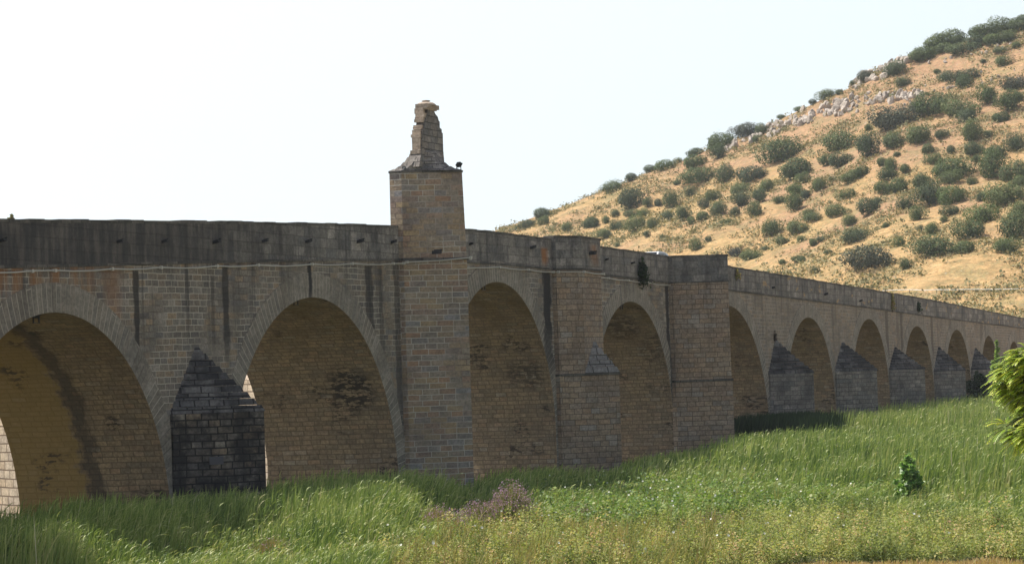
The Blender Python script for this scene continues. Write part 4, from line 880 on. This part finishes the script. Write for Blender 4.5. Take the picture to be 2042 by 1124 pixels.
weed(958, 1028, 90, 58, 'lower purple weed clump left of the tallest one', .9, 2)
weed(872, 1040, 110, 56, 'faded pinkish weed clump at the middle of the foreground', .6, 3, .4)
weed(288, 1075, 72, 58, 'small mauve weed clump in front of the shaded reeds at the left', .9, 4, .4)
weed(430, 1078, 110, 62, 'mauve and straw weed clump left of the foreground centre', .6, 5, .5)
weed(545, 1100, 110, 55, 'tawny dry grass clump at the bottom left of centre', .12, 6, .6)
weed(1165, 1025, 80, 35, 'greyish mauve weed between the purple clump and the bindweed', .4, 7, .3)
weed(700, 1082, 60, 40, 'faint purple-brown weed in the straw left of the foreground centre', .5, 8, .45)
weed(1420, 1040, 60, 36, 'faint mauve weed among the bindweed right of centre', .5, 9, .35)
weed(620, 1062, 50, 34, 'thin purplish weed at the front edge of the reeds', .5, 10, .4)
weed(120, 1105, 70, 46, 'dim mauve weed in the shade at the bottom left', .5, 11, .3)
# leafy saplings and shrubs
def leafy(name, pxc, pyb, w, hpx, mat, lab, cat, n, leaf, seed, zb=0., power=1.6, stems=5, y=None, spread=.17):
    r = np.random.default_rng(seed)
    if y is None: p = onZ(pxc, pyb, zb)
    else: p = onY(pxc, pyb, y)
    d = float((p-CAMP)@FW); W_ = w*d/F; Hh = hpx*d/F
    o = empty(name, tuple(p)); tag(o, lab, cat)
    mb = MB(); P = []
    for k in range(stems):
        a = r.uniform(0, 6.28); rr = W_*.42*r.uniform(.1, 1)*(k > 0); tip = Vector((rr*math.cos(a), rr*math.sin(a), Hh*(1-.55*(rr/(W_*.42))**power)*r.uniform(.75, 1) if k else Hh*.97))
        mid = Vector((tip.x*.4, tip.y*.4, tip.z*.5)); mb.tube([(0, 0, -.1), mid, tip], [.03*Hh/2, .02*Hh/2, .006], 6)
        m_ = n//stems; f = r.uniform(.12, 1.02, m_)
        q_ = np.array([[mid.x*2*g*(1-g)+tip.x*g*g, mid.y*2*g*(1-g)+tip.y*g*g, mid.z*2*g*(1-g)+tip.z*g*g] for g in f]); sp_ = W_*spread*(1.15-f)
        q_ += r.normal(size=(m_, 3))*sp_[:, None]*np.array([1, 1, .6]); P.append(q_)
    mb.build('stem', M['bark'], o); P = np.concatenate(P)
    V, Fq, t = leaves(P, r.uniform(.6, 1.3, len(P))*leaf, r.uniform(0, 1, len(P)), .5, .8); npmesh('leaves', V, Fq, mat, {'tint': t}, o)
    return o
M['fig'] = foliage('sapling_leaf', [(0, (.05, .12, .03)), (.6, (.13, .25, .055)), (1, (.26, .38, .12))], .35, .4, spec=.6)
M['sapl'] = foliage('broad_leaf', [(0, (.06, .15, .03)), (.5, (.18, .33, .07)), (1, (.42, .55, .22))], .35, .4, spec=.6)
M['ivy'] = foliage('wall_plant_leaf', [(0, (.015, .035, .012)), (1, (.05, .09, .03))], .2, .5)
leafy('sapling', 1812, 1035, 92, 128, M['sapl'], 'large-leaved green sapling standing in the scrub at the right', 'sapling', 2600, .19, 23, stems=16, power=2.6, spread=.13)
leafy('bindweed_clump', 1100, 1052, 60, 62, M['fig'], 'small dark leafy clump just right of the purple weeds', 'shrub', 500, .1, 6, stems=6)
leafy('wall_bush', 1283, 570, 46, 60, M['ivy'], 'dark green bush growing from the parapet above an arch', 'bush', 1500, .12, 7, y=YW-.22, stems=9, power=.8)
leafy('cap_plant', 1546, 679, 10, 22, M['bark'], 'small brown plant on the tip of a stepped cutwater cap', 'plant', 160, .12, 8, y=YW-.1, stems=4)
leafy('parapet_weed', 1780, 620, 22, 38, M['straw'], 'dry brown weed growing from the parapet over the small arches', 'weed', 300, .16, 9, y=YW-.1, stems=5)
leafy('parapet_weed', 1832, 622, 18, 22, M['ivy'], 'dark green weed on the parapet right of the dry brown one', 'weed', 250, .16, 10, y=YW-.1, stems=5)
leafy('parapet_weed', 1470, 556, 24, 20, M['straw'], 'pale dry tuft on the parapet just right of the blunt pier', 'weed', 260, .12, 12, y=YW-.1, stems=5)
leafy('pier_plant', 1425, 545, 10, 14, M['ivy'], 'tiny green plant on the blunt pier below its coping', 'plant', 90, .08, 13, y=YW-2.3, stems=3)
leafy('treetop', 24, 445, 22, 16, M['scrub'], 'pale treetop peeping over the parapet at the far left', 'tree', 240, .3, 14, y=YW+60, stems=5)
leafy('willow_bush', 1950, 792, 62, 52, M['ivy'], 'dark green bush in the shade below the last small arches by the tree', 'bush', 2600, .25, 15, y=YW-2.6, stems=8)
leafy('willow_shoot', 1990, 745, 26, 66, M['lime'], 'pale upright shoot in front of the last arch left of the tree', 'shrub', 400, .3, 16, y=YW-9, stems=3)
# ------------------------------------------------------------ tree with feathery leaves at the right edge
M['ail'] = foliage('feather_leaflet', [(0, (.14, .25, .02)), (.5, (.26, .37, .04)), (1, (.52, .52, .08))], .36, .4, spec=.5)
def frond_tree():
    Dz = 46.; c = CAMP+ray(2120, 800)*Dz; base = Vector((c[0], c[1], 0)); o = empty('feather_leaved_tree', base)
    tag(o, 'bright yellow-green tree with drooping feathery leaves entering at the right edge', 'tree')
    toC = Vector((-FW[0], -FW[1], 0)); rt = Vector((RX[0], RX[1], 0)); P = []; Nn = []; r = random.Random(3); mb = MB()
    s = Dz/F
    def at(px, py, dep): return CAMP+ray(px, py)*(Dz+dep)
    trunk = MB(); trunk.tube([tuple(base+Vector((0, 0, -.3))), tuple(base+Vector((.05, 0, 2.2))), tuple(Vector(c)-Vector((0, 0, .5)))], [.13, .10, .06], 10)
    tips = []
    lobes = [(2070, 735, 70, 38), (2030, 735, 42, 32), (2095, 780, 80, 50), (2040, 775, 52, 36), (2010, 752, 28, 26), (2100, 700, 60, 25), (2120, 840, 70, 50), (2075, 862, 46, 28), (2035, 866, 26, 18), (2006, 850, 18, 12), (2180, 760, 80, 80), (2190, 850, 60, 60), (2050, 705, 35, 18), (2068, 822, 36, 26)]
    LV = []; LT = []
    for (lx, ly, lw, lh) in lobes:
        dep0 = r.uniform(-.5, .5); C0 = Vector(at(lx, ly, dep0)); mb.tube([tuple(Vector(c)-Vector((0, 0, .4))), tuple((Vector(c)+C0)/2+Vector((0, 0, .08))), tuple(C0)], [.035, .02, .008], 5)
        for k in range(int(lw*lh/13)):
            a = r.uniform(0, 6.28); b = r.uniform(.15, 1)**.5
            st = Vector(at(lx+lw*.75*b*math.cos(a), ly+lh*.75*b*math.sin(a), dep0+r.uniform(-.45, .45)*lw*s*2))
            out = (rt*math.cos(a)*.9-Vector((0, 0, 1))*math.sin(a)*.35+toC*r.uniform(-.5, .9)+rt*-.25).normalized(); L = r.uniform(.16, .3); nl = 9; tnt = r.uniform(0, 1)
            pts_ = []
            for q_ in range(nl+1):
                f = q_/nl; pts_.append(st+out*(L*f)+Vector((0, 0, .10*L*f-.45*L*f*f)))
            mb.tube([tuple(p) for p in pts_[::3]], [.006, .005, .004, .002][:len(pts_[::3])], 4, False)
            for q_ in range(1, nl+1):
                p0 = pts_[q_]; d = (pts_[q_]-pts_[q_-1]).normalized(); side = d.cross(Vector((0, 0, 1))).normalized()
                for sg in (-1, 1):
                    ll = .098*(1-.45*(q_/nl)); dr = (side*sg+d*.35+Vector((0, 0, -.2))).normalized(); wv = d*.02
                    e = p0+dr*ll; LV += [tuple(p0-wv*.4), tuple(p0+dr*ll*.45-wv), tuple(e), tuple(p0+dr*ll*.45+wv)]; LT += [min(1, max(0, tnt*.7+r.uniform(0, .35)))]*4
    tro = trunk.build('trunk', M['bark'], o); tro.matrix_parent_inverse = Matrix.Translation(-base)
    bo = mb.build('branches', M['bark'], o); bo.matrix_parent_inverse = Matrix.Translation(-base)
    V = np.array(LV); l = npmesh('leaves', V, np.arange(len(V)).reshape(-1, 4), M['ail'], {'tint': np.array(LT)}, o); l.matrix_parent_inverse = Matrix.Translation(-base)
frond_tree()

# ------------------------------------------------------------ trees just outside the frame, their shade falls on the near reeds
SHM = bush_mesh('riverside_crown', 91, M['oak'], 9000, 9, .062, .8, .5)
for k, (py, lab) in enumerate([(1046, 'tall tree behind the bridge beyond the left edge, the farther of two'), (1068, 'tall tree behind the bridge beyond the left edge, the nearer of two'), (1096, 'leafy riverside tree beyond the left edge, close under the bridge'), (1116, 'leafy riverside tree beyond the left edge, second from the bridge'), (1138, 'leafy riverside tree beyond the left edge, farthest from the bridge')]):
    p = onZ(-50, py, 2.2); hh = 22.0 if py < 1090 else 10.4; o = empty('riverside_tree', (p[0]-SA*hh, p[1]+SB*hh, 0)); tag(o, lab, 'tree', 'riverside trees beyond the left edge')
    c = bpy.data.objects.new('crown', SHM); C.objects.link(c); c.parent = o; c.location = (0, 0, hh-.2); c.scale = (6.8, 6.8, 5.8); c.rotation_euler = (0, 0, k*1.7)
    t = bpy.data.objects.new('trunk', trunk_me); C.objects.link(t); t.parent = o; t.scale = (5, 5, hh*2.5)
# ------------------------------------------------------------ air
hz = MB(); hz.box(-60, 1900, -120, 1500, -2.0, 200); q = NT('air'); q.N.remove(q.b); v = q.N.new('ShaderNodeVolumePrincipled')
v.inputs['Density'].default_value = .00012; v.inputs['Color'].default_value = (.88, .93, 1, 1); v.inputs['Anisotropy'].default_value = .2; q.L.new(v.outputs[0], q.out.inputs['Volume'])
o = hz.build('haze', q.m); tag(o, kind='stuff')
